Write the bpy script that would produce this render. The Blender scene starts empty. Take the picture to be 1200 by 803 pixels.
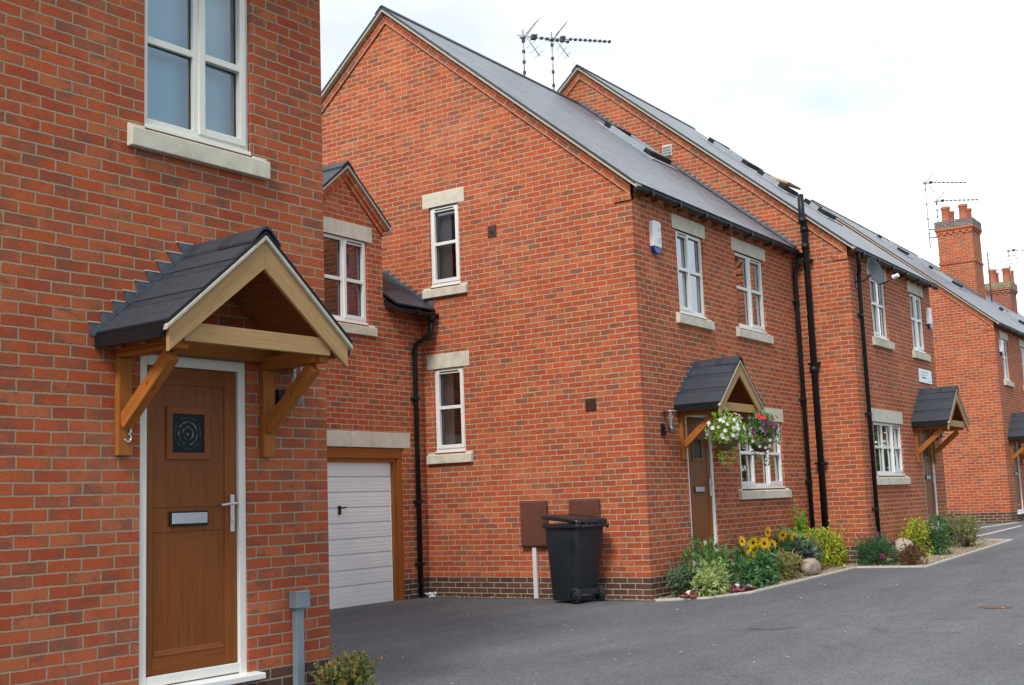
import bpy, bmesh, math, random
from mathutils import Vector, Matrix
from mathutils.geometry import tessellate_polygon
R = math.radians
scene = bpy.context.scene
COL = scene.collection
random.seed(7)

# ------------------------------------------------------------------ materials
class NT:
    def __init__(s, name):
        s.m = bpy.data.materials.new(name); s.m.use_nodes = True
        s.t = s.m.node_tree; s.t.nodes.clear()
        s.out = s.t.nodes.new('ShaderNodeOutputMaterial')
    def n(s, typ, **kw):
        nd = s.t.nodes.new('ShaderNode' + typ)
        for k, v in kw.items():
            if k.startswith('i_'):
                key = k[2:]; key = int(key) if key.isdigit() else key.replace('_', ' ')
                s.set(nd, key, v)
            else: setattr(nd, k, v)
        return nd
    def set(s, nd, key, v):
        sock = nd.inputs[key]
        if isinstance(v, bpy.types.NodeSocket): s.t.links.new(v, sock)
        elif isinstance(v, bpy.types.Node): s.t.links.new(v.outputs[0], sock)
        else:
            if hasattr(sock.default_value, '__len__') and len(sock.default_value) == 4 and hasattr(v, '__len__') and len(v) == 3: v = (*v, 1)
            sock.default_value = v
    def math(s, op, a, b=0.0, c=None):
        nd = s.n('Math', operation=op); s.set(nd, 0, a); s.set(nd, 1, b)
        if c is not None: s.set(nd, 2, c)
        return nd.outputs[0]
    def mix(s, f, a, b, blend='MIX'):
        nd = s.n('Mix', data_type='RGBA', blend_type=blend)
        s.set(nd, 0, f); s.set(nd, 6, a); s.set(nd, 7, b)
        return nd.outputs[2]
    def rng(s, v, a, b, c=0.0, d=1.0, smooth=False):
        nd = s.n('MapRange', interpolation_type='SMOOTHSTEP' if smooth else 'LINEAR')
        for i, x in enumerate((v, a, b, c, d)): s.set(nd, i, x)
        return nd.outputs[0]
    def noise(s, vec, scale, detail=3.0, rough=0.55, dist=0.0):
        nd = s.n('TexNoise'); s.set(nd, 'Scale', scale); s.set(nd, 'Detail', detail); s.set(nd, 'Roughness', rough); s.set(nd, 'Distortion', dist)
        if vec is not None: s.set(nd, 'Vector', vec)
        return nd.outputs[0]
    def ramp(s, f, stops, interp='LINEAR'):
        nd = s.n('ValToRGB'); nd.color_ramp.interpolation = interp
        el = nd.color_ramp.elements
        while len(el) < len(stops): el.new(0.5)
        for e, (p, c) in zip(el, stops): e.position = p; e.color = (*c, 1)
        s.set(nd, 0, f); return nd.outputs[0]
    def vmap(s, vec, scale):
        nd = s.n('Mapping'); s.set(nd, 'Vector', vec); s.set(nd, 'Scale', scale); return nd.outputs[0]
    def bsdf(s, color, rough=0.6, bump=None, dist=0.003, strength=0.6, **kw):
        b = s.n('BsdfPrincipled'); s.set(b, 'Base Color', color); s.set(b, 'Roughness', rough)
        for k, v in kw.items(): s.set(b, k.replace('_', ' '), v)
        if bump is not None:
            bp = s.n('Bump'); s.set(bp, 'Height', bump); s.set(bp, 'Distance', dist); s.set(bp, 'Strength', strength)
            s.t.links.new(bp.outputs[0], b.inputs['Normal'])
        s.t.links.new(b.outputs[0], s.out.inputs[0]); return b
    def uv(s): return s.n('TexCoord').outputs['UV']
    def obj(s): return s.n('TexCoord').outputs['Object']

def brick_mat(name, seed, plinth=True, warm=1.0, old=False, mk=1.0, gb=1.0, burnt=0.0):
    N = NT(name); uv = N.uv()
    wob = N.n('TexNoise', noise_dimensions='2D'); N.set(wob, 'Vector', uv); N.set(wob, 'Scale', 26.0); N.set(wob, 'Detail', 3.0)
    sep = N.n('SeparateXYZ'); N.set(sep, 0, uv); x, y = sep.outputs[0], sep.outputs[1]
    wv = N.math('MULTIPLY', N.math('SUBTRACT', wob.outputs[0], 0.5), 0.009)
    slow = N.math('MULTIPLY', N.math('SUBTRACT', N.noise(uv, 3.0, 2), 0.5), 0.012)
    yy = N.math('ADD', N.math('ADD', y, wv), slow)
    ry = N.math('DIVIDE', yy, 0.075); row = N.math('FLOOR', ry); fy = N.math('SUBTRACT', ry, row)
    odd = N.math('FLOORED_MODULO', row, 2.0)
    ro = N.n('TexWhiteNoise', noise_dimensions='1D'); N.set(ro, 'W', N.math('ADD', row, 3.3 + seed))
    jit = N.math('MULTIPLY', N.math('SUBTRACT', ro.outputs[0], 0.5), 0.12)
    ux = N.math('ADD', N.math('ADD', N.math('DIVIDE', N.math('ADD', x, wv), 0.225), N.math('MULTIPLY', odd, 0.5)), jit)
    col = N.math('FLOOR', ux); fx = N.math('SUBTRACT', ux, col)
    dx = N.math('MULTIPLY', N.math('MINIMUM', fx, N.math('SUBTRACT', 1.0, fx)), 0.225)
    dx = N.math('ADD', dx, N.math('MULTIPLY', N.math('LESS_THAN', N.math('ABSOLUTE', x), 0.02), 1.0))
    dy = N.math('MULTIPLY', N.math('MINIMUM', fy, N.math('SUBTRACT', 1.0, fy)), 0.075)
    d = N.math('MINIMUM', dx, dy)
    mask = N.rng(d, 0.0042, 0.0066, smooth=True)
    cmb = N.n('CombineXYZ'); N.set(cmb, 0, N.math('ADD', col, seed * 37.0)); N.set(cmb, 1, row)
    wn = N.n('TexWhiteNoise', noise_dimensions='2D'); N.set(wn, 'Vector', cmb)
    r1 = wn.outputs[0]; sc = N.n('SeparateColor'); N.set(sc, 0, wn.outputs[1]); r2, r3 = sc.outputs[1], sc.outputs[2]
    W = warm
    if old: st = [(0, (.33*W,.075,.05)), (.3, (.38*W,.085,.055)), (.6, (.27,.065,.05)), (.85, (.34*W,.09,.06)), (1, (.17,.06,.05))]
    else: st = [(0, (.38*W,.074,.031)), (.22, (.47*W,.104,.036)), (.42, (.35*W,.066,.032)), (.6, (.44*W,.096,.036)), (.76, (.47*W,.14,.058)), (.9, (.35,.092,.045)), (1, (.26,.092,.055))]
    st = [(p_, (c_[0] * 1.1, c_[1] * gb * 1.1, c_[2] * gb * 1.1)) for p_, c_ in st]
    base = N.ramp(r1, st)
    # smoke-burnt patches and orange ends inside single bricks
    off = N.n('VectorMath', operation='ADD'); N.set(off, 0, uv); N.set(off, 1, wn.outputs[1])
    sm = N.noise(N.vmap(off.outputs[0], (7, 13, 1)), 1.0, 3, 0.6)
    dark = N.math('MULTIPLY', N.rng(sm, 0.46, 0.66, smooth=True), N.rng(r2, 0.25 - burnt, 0.9 - burnt, 0.15, 0.9))
    base = N.mix(dark, base, (.205, .09, .058))
    lite = N.math('MULTIPLY', N.rng(sm, 0.45, 0.3, smooth=True), N.rng(r3, 0.2, 1.0, 0, 0.75))
    base = N.mix(lite, base, (.47*W, .15 * gb, .068 * gb))
    e_ = N.mix(N.math('GREATER_THAN', r2, .5), fx, N.math('SUBTRACT', 1.0, fx))
    e_ = N.math('ADD', e_, N.math('MULTIPLY', N.math('SUBTRACT', N.noise(N.vmap(off.outputs[0], (12, 26, 1)), 1.0, 3, .6), .5), 1.1))
    base = N.mix(N.math('MULTIPLY', N.rng(e_, .55, .95, smooth=True), N.rng(r3, .25, 1.0, 0, .7)), base, (.225, .10, .064))
    base = N.mix(N.math('MULTIPLY', N.rng(e_, .3, .0, smooth=True), N.rng(r1, .2, .9, .1, .6)), base, (.52*W, .125 * gb, .04 * gb))
    grain = N.noise(N.vmap(uv, (48, 190, 1)), 1.0, 5, 0.7)
    base = N.mix(1.0, base, N.ramp(grain, [(0.28, (.58, .58, .58)), (.72, (1.32, 1.32, 1.32))]), 'MULTIPLY')
    fleck = N.math('MULTIPLY', N.rng(N.noise(uv, 140, 1, 0.5), 0.72, 0.78), 0.35)
    base = N.mix(fleck, base, (.5, .33, .24))
    if plinth:
        low = N.math('LESS_THAN', row, -0.5)
        pl = N.ramp(r1, [(0, (.115, .06, .048)), (.5, (.085, .047, .04)), (1, (.15, .072, .055))])
        pl = N.mix(1.0, pl, N.ramp(grain, [(0.25, (.7, .7, .7)), (.75, (1.2, 1.2, 1.2))]), 'MULTIPLY')
        base = N.mix(low, base, pl)
    big = N.noise(uv, 0.55, 4, 0.6)
    eff = N.math('MULTIPLY', N.rng(big, 0.54, 0.75, smooth=True), N.rng(N.noise(uv, 9, 3), 0.35, 0.65, 0.0, 0.42))
    base = N.mix(eff, base, (.46, .3, .2))
    base = N.mix(1.0, base, N.ramp(N.noise(uv, 1.3, 3), [(.3, (.88, .88, .88)), (.7, (1.08, 1.08, 1.08))]), 'MULTIPLY')
    mort = N.mix(N.noise(uv, 18, 4), tuple(v * mk for v in (.42, .335, .215)), tuple(v * mk for v in (.62, .52, .37)))
    mort = N.mix(N.rng(N.noise(uv, 1.7, 3), .4, .7, 0, .4), mort, (.30, .235, .15))
    colr = N.mix(mask, mort, base)
    h = N.math('ADD', N.math('MULTIPLY', mask, 0.7), N.math('MULTIPLY', grain, 0.3))
    h = N.math('ADD', h, N.math('MULTIPLY', r3, 0.25))
    N.bsdf(colr, N.rng(grain, 0, 1, .78, .95), h, 0.008, 0.7, Specular_IOR_Level=0.2)
    return N.m

def plain(name, c, rough=0.5, var=0.12, scale=12.0, bump=0.0, metallic=0.0, spec=0.5, dirt=None):
    N = NT(name); o = N.obj(); nz = N.noise(o, scale, 5, 0.6)
    a = tuple(v * (1 - var) for v in c); b = tuple(min(1, v * (1 + var)) for v in c)
    col = N.mix(N.rng(nz, .3, .7), a, b)
    if dirt: col = N.mix(N.math('MULTIPLY', N.rng(N.noise(o, scale * .35, 5, .65), .5, .75, smooth=True), dirt[1]), col, dirt[0])
    N.bsdf(col, N.rng(nz, .2, .8, max(0, rough - .08), min(1, rough + .08)), nz if bump else None, bump or .001, 0.5, Metallic=metallic, Specular_IOR_Level=spec)
    return N.m

def wood_mat(name, c1, c2, dark, rough=0.6, knots=True, spec=0.3):
    N = NT(name); uv = N.uv()
    rnd = N.n('NewGeometry').outputs['Random Per Island']
    off = N.n('VectorMath', operation='ADD'); N.set(off, 0, uv)
    cm = N.n('CombineXYZ'); N.set(cm, 0, N.math('MULTIPLY', rnd, 7.3)); N.set(cm, 1, N.math('MULTIPLY', rnd, 3.1)); N.set(off, 1, cm)
    v = off.outputs[0]
    g = N.noise(N.vmap(v, (2.2, 34, 1)), 1.0, 6, 0.62, 0.6)
    fine = N.noise(N.vmap(v, (9, 190, 1)), 1.0, 4, 0.6)
    col = N.mix(N.rng(g, .3, .72), c1, c2)
    col = N.mix(N.math('MULTIPLY', N.rng(fine, .5, .75), .4), col, dark)
    if knots:
        vo = N.n('TexVoronoi'); N.set(vo, 'Vector', N.vmap(v, (3.2, 12, 1))); N.set(vo, 'Scale', 1.0)
        col = N.mix(N.rng(vo.outputs['Distance'], .1, .03), col, tuple(x * .7 for x in dark))
    col = N.mix(1.0, col, N.ramp(rnd, [(0, (.86, .86, .86)), (1, (1.1, 1.1, 1.1))]), 'MULTIPLY')
    N.bsdf(col, rough, fine, .001, .4, Specular_IOR_Level=spec); return N.m

def slate_mat(name, c, wd=0.3, ht=0.2, rough=0.45, spec=0.5, groove=1.0, lap=.008, moss=.35):
    N = NT(name); uv = N.uv(); sep = N.n('SeparateXYZ'); N.set(sep, 0, uv); x, y = sep.outputs[0], sep.outputs[1]
    ry = N.math('DIVIDE', y, ht); row = N.math('FLOOR', ry); fy = N.math('SUBTRACT', ry, row)
    ux = N.math('ADD', N.math('DIVIDE', x, wd), N.math('MULTIPLY', N.math('FLOORED_MODULO', row, 2.0), .5)); col = N.math('FLOOR', ux); fx = N.math('SUBTRACT', ux, col)
    cmb = N.n('CombineXYZ'); N.set(cmb, 0, col); N.set(cmb, 1, row)
    wn = N.n('TexWhiteNoise', noise_dimensions='2D'); N.set(wn, 'Vector', cmb)
    base = N.mix(wn.outputs[0], tuple(v * .8 for v in c), tuple(v * 1.2 for v in c))
    nz = N.noise(uv, 22, 5, .65)
    base = N.mix(1.0, base, N.ramp(nz, [(.3, (.8, .8, .8)), (.7, (1.2, 1.2, 1.2))]), 'MULTIPLY')
    base = N.mix(N.math('MULTIPLY', N.rng(N.noise(uv, 2.0, 5, .6), .55, .75), moss), base, (.2, .2, .18))
    e = N.rng(N.math('MULTIPLY', fy, ht), lap * .6, lap * 1.5)       # shadow gap at each course foot
    v = N.rng(N.math('MULTIPLY', N.math('MINIMUM', fx, N.math('SUBTRACT', 1.0, fx)), wd), .0015, .004)
    gap = N.math('MINIMUM', e, v)
    base = N.mix(gap, tuple(x * (1 - .78 * groove) for x in c), base)
    h = N.math('ADD', N.math('ADD', N.math('MULTIPLY', N.math('SUBTRACT', 1.0, fy), .7), N.math('MULTIPLY', gap, .5)), N.math('ADD', N.math('MULTIPLY', nz, .12), N.math('MULTIPLY', wn.outputs[0], .15)))
    N.bsdf(base, N.math('ADD', N.rng(nz, .2, .8, rough - .1, rough + .1), 0.0), h, .008, .7, Specular_IOR_Level=spec)
    return N.m

def leaf_mat(name, c1, c2, c3=None, transl=0.35):
    N = NT(name); rnd = N.n('NewGeometry').outputs['Random Per Island']
    st = [(0, c1), (.6, c2), (1, c3 or c2)]
    col = N.ramp(rnd, st)
    col = N.mix(1.0, col, N.ramp(N.noise(N.obj(), 30, 2), [(.3, (.8, .8, .8)), (.7, (1.15, 1.15, 1.15))]), 'MULTIPLY')
    b = N.n('BsdfPrincipled'); N.set(b, 'Base Color', col); N.set(b, 'Roughness', .5); N.set(b, 'Specular IOR Level', .3)
    tr = N.n('BsdfTranslucent'); N.set(tr, 0, col); ms = N.n('MixShader'); N.set(ms, 0, transl)
    N.t.links.new(b.outputs[0], ms.inputs[1]); N.t.links.new(tr.outputs[0], ms.inputs[2]); N.t.links.new(ms.outputs[0], N.out.inputs[0])
    return N.m

def glass_mat(name, tint=(1, 1, 1), boost=2.2):
    N = NT(name)
    tr = N.n('BsdfTransparent'); N.set(tr, 0, tint)
    gl = N.n('BsdfGlossy'); N.set(gl, 'Roughness', 0.02); N.set(gl, 0, (.93, .97, 1))
    wv = N.noise(N.obj(), 2.2, 2); bp = N.n('Bump'); N.set(bp, 'Height', wv); N.set(bp, 'Distance', .004); N.set(bp, 'Strength', .25)
    N.t.links.new(bp.outputs[0], gl.inputs['Normal'])
    fr = N.n('Fresnel'); N.set(fr, 0, 1.5)
    f = N.math('MINIMUM', N.math('MULTIPLY', fr.outputs[0], boost), 0.95)
    ms = N.n('MixShader'); N.set(ms, 0, f)
    N.t.links.new(tr.outputs[0], ms.inputs[1]); N.t.links.new(gl.outputs[0], ms.inputs[2]); N.t.links.new(ms.outputs[0], N.out.inputs[0])
    return N.m

M = {}
M['brickA'] = brick_mat('red_brick_near', 1, warm=.93, mk=.64, gb=.92, burnt=.15)
M['brickB'] = brick_mat('red_brick_middle', 2, warm=1.05, gb=1.0, mk=.98)
M['brickC'] = brick_mat('red_brick_far', 3, warm=1.03)
M['brickD'] = brick_mat('orange_brick', 4, warm=1.05)
M['brickO'] = brick_mat('old_brick', 5, plinth=False, old=True)
M['brickblue'] = None
M['stone'] = plain('cast_stone', (.62, .585, .485), .88, .12, 9, .003, spec=.2, dirt=((.30, .275, .21), .55))
M['upvc'] = plain('cream_upvc', (.74, .74, .68), .32, .03, 4, dirt=((.5, .48, .4), .12))
M['white'] = plain('white_upvc', (.80, .80, .78), .35, .03, 4, dirt=((.55, .53, .47), .12))
M['gasket'] = plain('black_gasket', (.02, .02, .02), .6)
M['glass'] = glass_mat('window_glass', boost=3.6)
M['glassA'] = glass_mat('sky_mirroring_glass', (.85, .97, 1), boost=4.5)
M['curtain'] = plain('pale_curtain', (.55, .56, .55), .9, .1, 6)
M['skysheet'] = plain('sky_reflection_sheet', (.36, .76, .95), .8, .06, 3)  # sky reflection painted as a blue sheet behind house A's glass
M['curtainpurple'] = plain('purple_curtain', (.13, .08, .2), .9, .2, 6)
M['room'] = plain('room_backdrop', (.12, .11, .10), .9)
M['slate'] = slate_mat('grey_roof_slate', (.15, .172, .21), .3, .2, .42, .5, lap=.045)
M['slatedark'] = slate_mat('dark_canopy_slate', (.036, .041, .053), .42, .25, .55, .3, .6, moss=.08)
M['lead'] = plain('lead_flashing', (.105, .125, .152), .5, .25, 14, .003, 0.2, .4, dirt=((.22, .24, .25), .4))
M['verge'] = plain('pale_verge_mortar', (.50, .47, .38), .85, .15, 20, .002)
M['leadlight'] = plain('pale_lead', (.30, .33, .37), .45, .15, 9)
M['gutter'] = plain('black_plastic', (.010, .011, .014), .42, .2, 8, spec=.3)
M['timber'] = wood_mat('stained_timber', (.30, .10, .02), (.43, .155, .032), (.14, .042, .01), .6, spec=.2)
M['timberdark'] = wood_mat('dark_stained_timber', (.27, .085, .018), (.38, .13, .028), (.13, .04, .01), .6, spec=.2)
M['pale_timber'] = wood_mat('weathered_timber', (.40, .245, .11), (.54, .345, .16), (.21, .11, .04), .75, spec=.15)
M['soffit'] = wood_mat('soffit_boards', (.25, .075, .022), (.33, .105, .03), (.11, .032, .01), .6, spec=.2)
M['door'] = wood_mat('golden_oak_door', (.165, .046, .008), (.255, .078, .013), (.065, .018, .004), .42, False, .3)
M['letterplate'] = plain('brushed_metal', (.42, .46, .49), .5, .08, 20, metallic=.3)
M['chrome'] = plain('chrome', (.62, .64, .66), .3, .03, 9, metallic=.7)
M['doorglass'] = plain('dark_door_glass', (.02, .035, .04), .08, .2, 10, spec=.8)
M['garage'] = plain('white_garage_steel', (.84, .87, .87), .42, .03, 5, dirt=((.55, .55, .52), .15))
M['meter'] = plain('brown_meter_plastic', (.125, .046, .03), .5, .1, 10, dirt=((.17, .085, .06), .4))
M['conduit'] = plain('white_conduit', (.68, .69, .68), .4, .05)
M['greyconduit'] = plain('grey_conduit', (.20, .245, .285), .45, .08, 6)
M['bin'] = plain('bin_plastic', (.012, .017, .024), .45, .25, 7, .0008, dirt=((.03, .036, .042), .4))
M['binlid'] = plain('bin_lid_plastic', (.010, .013, .022), .22, .2, 7)
M['rubber'] = plain('tyre_rubber', (.012, .012, .013), .7, .2)
M['alarmwhite'] = plain('white_box_plastic', (.78, .79, .82), .35, .03)
M['alarmblue'] = plain('blue_strobe_lens', (.01, .05, .32), .15, .1)
M['print'] = plain('grey_print', (.28, .3, .4), .5)
M['dish'] = plain('dark_grey_mesh', (.055, .063, .078), .6, .15, 30)
M['terracotta'] = plain('terracotta_pot', (.42, .13, .07), .8, .18, 8, .003, dirt=((.25, .12, .08), .5))
M['engblue'] = brick_mat('blue_engineering_brick', 6, plinth=False)
M['aerial'] = plain('aerial_alloy', (.30, .32, .34), .4, .1, metallic=.6)
M['aerialdark'] = plain('aerial_plastic', (.05, .055, .07), .5)
M['vent'] = plain('brown_vent', (.07, .03, .024), .5)
M['ventdark'] = plain('vent_slot', (.012, .008, .008), .7)
M['boulder'] = plain('pale_boulder', (.36, .28, .235), .9, .3, 7, .02, dirt=((.6, .55, .47), .6))
M['sign'] = plain('pale_blue_plaque', (.62, .74, .78), .3, .06, 5)
M['signprint'] = plain('faded_plaque_print', (.33, .47, .52), .5)
M['stem'] = plain('green_stem', (.075, .12, .03), .6, .3, 20)
M['branch'] = plain('brown_twig', (.09, .055, .03), .8, .3, 20)
M['coir'] = plain('coir_basket', (.15, .095, .05), .95, .4, 40, .01)
M['steel'] = plain('galvanised_steel', (.40, .41, .42), .35, .1, metallic=.9)
M['lanternglass'] = glass_mat('lantern_glass', (.9, .92, .92), 2.0)
M['bagred'] = None
M['iron'] = plain('rusty_iron', (.11, .065, .045), .75, .3, 12, .004)
M['irondark'] = plain('worn_dark_iron', (.095, .098, .106), .8, .3, 12, .003)
M['edging'] = plain('concrete_edging', (.50, .47, .40), .9, .15, 10, .003)
M['blind'] = plain('pale_blind', (.46, .52, .56), .8, .04, 3)
L = dict(
    tomato=leaf_mat('tomato_leaf', (.063, .155, .055), (.128, .274, .082), (.219, .383, .109)),
    sage=leaf_mat('sage_leaf', (.100, .182, .119), (.163, .255, .155), (.255, .347, .201)),
    lime=leaf_mat('lime_leaf', (.216, .311, .027), (.459, .540, .047), (.702, .702, .095)),
    varieg=leaf_mat('variegated_leaf', (.270, .405, .121), (.486, .594, .230), (.702, .729, .405)),
    dark=leaf_mat('dark_leaf', (.036, .109, .046), (.063, .173, .073), (.109, .238, .109)),
    red=leaf_mat('bronze_leaf', (.162, .047, .041), (.230, .108, .054), (.162, .216, .068)),
    olive=leaf_mat('olive_leaf', (.128, .163, .046), (.255, .292, .092), (.401, .365, .146)),
    bright=leaf_mat('bright_leaf', (.162, .311, .041), (.297, .486, .054), (.405, .594, .081)),
    abelia=leaf_mat('gold_edged_leaf', (.068, .121, .034), (.216, .257, .054), (.405, .257, .095)),
    hydr=leaf_mat('broad_leaf', (.055, .155, .055), (.109, .255, .092), (.182, .365, .128)),
    dry=leaf_mat('dry_leaf', (.297, .270, .095), (.446, .405, .162), (.216, .243, .081)),
    white=leaf_mat('white_petal', (.66, .67, .62), (.78, .78, .76), (.8, .8, .78), .3),
    pink=leaf_mat('pink_petal', (.62, .25, .42), (.7, .4, .5), (.75, .55, .6), .3),
    purple=leaf_mat('purple_petal', (.10, .01, .09), (.17, .015, .13), (.26, .03, .2), .3),
    redp=leaf_mat('red_petal', (.5, .02, .03), (.6, .04, .05), (.62, .08, .06), .3),
    yellow=leaf_mat('yellow_petal', (.80, .43, .01), (.88, .58, .015), (.9, .66, .03), .3),
    magenta=leaf_mat('magenta_petal', (.4, .02, .2), (.5, .05, .28), None, .3),
)
M['seedhead'] = plain('sunflower_seedhead', (.05, .022, .01), .9, .4, 60, .004)
# blue engineering brick: recolour by rebuilding its ramp
for nd in M['engblue'].node_tree.nodes:
    if nd.type == 'VALTORGB' and len(nd.color_ramp.elements) == 7:
        for i, e in enumerate(nd.color_ramp.elements): e.color = [(.10, .115, .15, 1), (.13, .145, .18, 1), (.09, .10, .13, 1), (.15, .16, .19, 1), (.12, .13, .17, 1), (.08, .09, .12, 1), (.07, .075, .10, 1)][i]
def bag_mat():
    N = NT('printed_bag_plastic'); o = N.obj()
    v = N.n('TexVoronoi'); N.set(v, 'Vector', o); N.set(v, 'Scale', 17.0)
    s = N.n('SeparateColor'); N.set(s, 0, v.outputs['Color'])
    c = N.ramp(s.outputs[0], [(0, (.30, .03, .025)), (.14, (.2, .05, .035)), (.30, (.03, .03, .04)), (.66, (.03, .03, .04)), (.62, (.6, .58, .55)), (.72, (.3, .06, .045)), (.93, (.03, .16, .06))], 'CONSTANT')
    N.bsdf(c, .28, N.noise(o, 25, 3), .01, .5); return N.m
M['bagred'] = bag_mat()

def asphalt():
    N = NT('asphalt'); o = N.obj()
    fine = N.noise(o, 190, 2, .7); grit = N.noise(o, 34, 4, .75); mid = N.noise(o, 9, 5, .65); big = N.noise(o, .5, 5, .6, .4); st = N.noise(N.vmap(o, (.28, 1.9, 1)), 1.0, 5, .62)
    c = N.mix(N.rng(fine, .25, .75), (.066, .070, .080), (.168, .175, .192))
    c = N.mix(1.0, c, N.ramp(grit, [(.38, (.68, .68, .69)), (.62, (1.32, 1.32, 1.31))]), 'MULTIPLY')
    c = N.mix(1.0, c, N.ramp(mid, [(.3, (.86, .86, .86)), (.7, (1.14, 1.14, 1.14))]), 'MULTIPLY')
    c = N.mix(1.0, c, N.ramp(big, [(.3, (.90, .90, .91)), (.7, (1.1, 1.1, 1.09))]), 'MULTIPLY')
    c = N.mix(1.0, c, N.ramp(st, [(.32, (.87, .87, .87)), (.68, (1.13, 1.13, 1.12))]), 'MULTIPLY')
    dust = N.math('MULTIPLY', N.rng(N.noise(o, 1.1, 6, .7), .5, .75, smooth=True), .3)
    c = N.mix(dust, c, (.17, .168, .165))
    oil = N.rng(N.noise(o, .8, 3, .5, 1.5), .66, .72, smooth=True)
    c = N.mix(N.math('MULTIPLY', oil, .3), c, (.035, .035, .038))
    crack = N.n('TexVoronoi', feature='DISTANCE_TO_EDGE'); wob = N.n('VectorMath', operation='ADD'); N.set(wob, 0, o); nz = N.n('TexNoise'); N.set(nz, 'Vector', o); N.set(nz, 'Scale', 1.6); N.set(wob, 1, nz.outputs[1]); N.set(crack, 'Vector', wob.outputs[0]); N.set(crack, 'Scale', .32)
    ck = N.math('MULTIPLY', N.rng(crack.outputs[0], .004, .0015), N.rng(N.noise(o, .7, 2), .5, .6))
    c = N.mix(N.math('MULTIPLY', ck, .3), c, (.03, .03, .03))
    for sc_, sz, th, cl in ((3.2, .045, .55, (.60, .58, .52)), (7.0, .07, .70, (.42, .41, .38)), (5.1, .06, .8, (.03, .03, .032))):
        vo = N.n('TexVoronoi'); N.set(vo, 'Vector', o); N.set(vo, 'Scale', sc_); sp = N.n('SeparateColor'); N.set(sp, 0, vo.outputs['Color'])
        c = N.mix(N.math('MULTIPLY', N.math('MULTIPLY', N.math('LESS_THAN', vo.outputs['Distance'], sz), N.math('GREATER_THAN', sp.outputs[0], th)), .8), c, cl)
    h = N.math('ADD', N.math('ADD', fine, grit), N.math('MULTIPLY', mid, .8))
    N.bsdf(c, N.rng(big, .3, .7, .72, .88), h, .006, .7, Specular_IOR_Level=.35); return N.m
M['asphalt'] = asphalt()
def gravel():
    N = NT('gravel'); o = N.obj()
    vo = N.n('TexVoronoi'); N.set(vo, 'Vector', o); N.set(vo, 'Scale', 42.0)
    s = N.n('SeparateColor'); N.set(s, 0, vo.outputs['Color'])
    c = N.ramp(s.outputs[0], [(0, (.26, .18, .11)), (.3, (.40, .31, .20)), (.6, (.50, .41, .29)), (.85, (.58, .51, .40)), (1, (.32, .2, .14))])
    c = N.mix(1.0, c, N.ramp(vo.outputs['Distance'], [(.2, (1.1, 1.1, 1.1)), (.7, (.45, .43, .4))]), 'MULTIPLY')
    c = N.mix(1.0, c, N.ramp(N.noise(o, 1.5, 4), [(.3, (.8, .8, .8)), (.7, (1.1, 1.1, 1.1))]), 'MULTIPLY')
    h = N.math('SUBTRACT', 1.0, vo.outputs['Distance'])
    N.bsdf(c, .9, h, .02, .9); return N.m
M['gravel'] = gravel()
M['pebble'] = leaf_mat('pebble_stone', (.28, .19, .12), (.48, .39, .28), (.60, .55, .46), .0)
M['verge_grass'] = plain('verge_grass', (.06, .10, .03), .9, .4, 3, .02)
def door_glass():
    N = NT('bullion_door_glass'); uv = N.uv()
    d = N.n('VectorMath', operation='LENGTH'); N.set(d, 0, uv)
    w = N.math('SINE', N.math('MULTIPLY', d.outputs['Value'], 190.0)); nz = N.noise(uv, 35, 3)
    inr = N.math('LESS_THAN', d.outputs['Value'], .105)
    ring = N.math('MULTIPLY', N.math('MULTIPLY', N.rng(w, .35, .9), inr), N.rng(nz, .45, .62))
    c = N.mix(N.math('MULTIPLY', ring, .55), (.012, .022, .028), (.42, .46, .47))
    N.bsdf(c, .3, N.math('MULTIPLY', w, inr), .001, .3, Specular_IOR_Level=.1); return N.m
M['bullion'] = door_glass()

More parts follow.
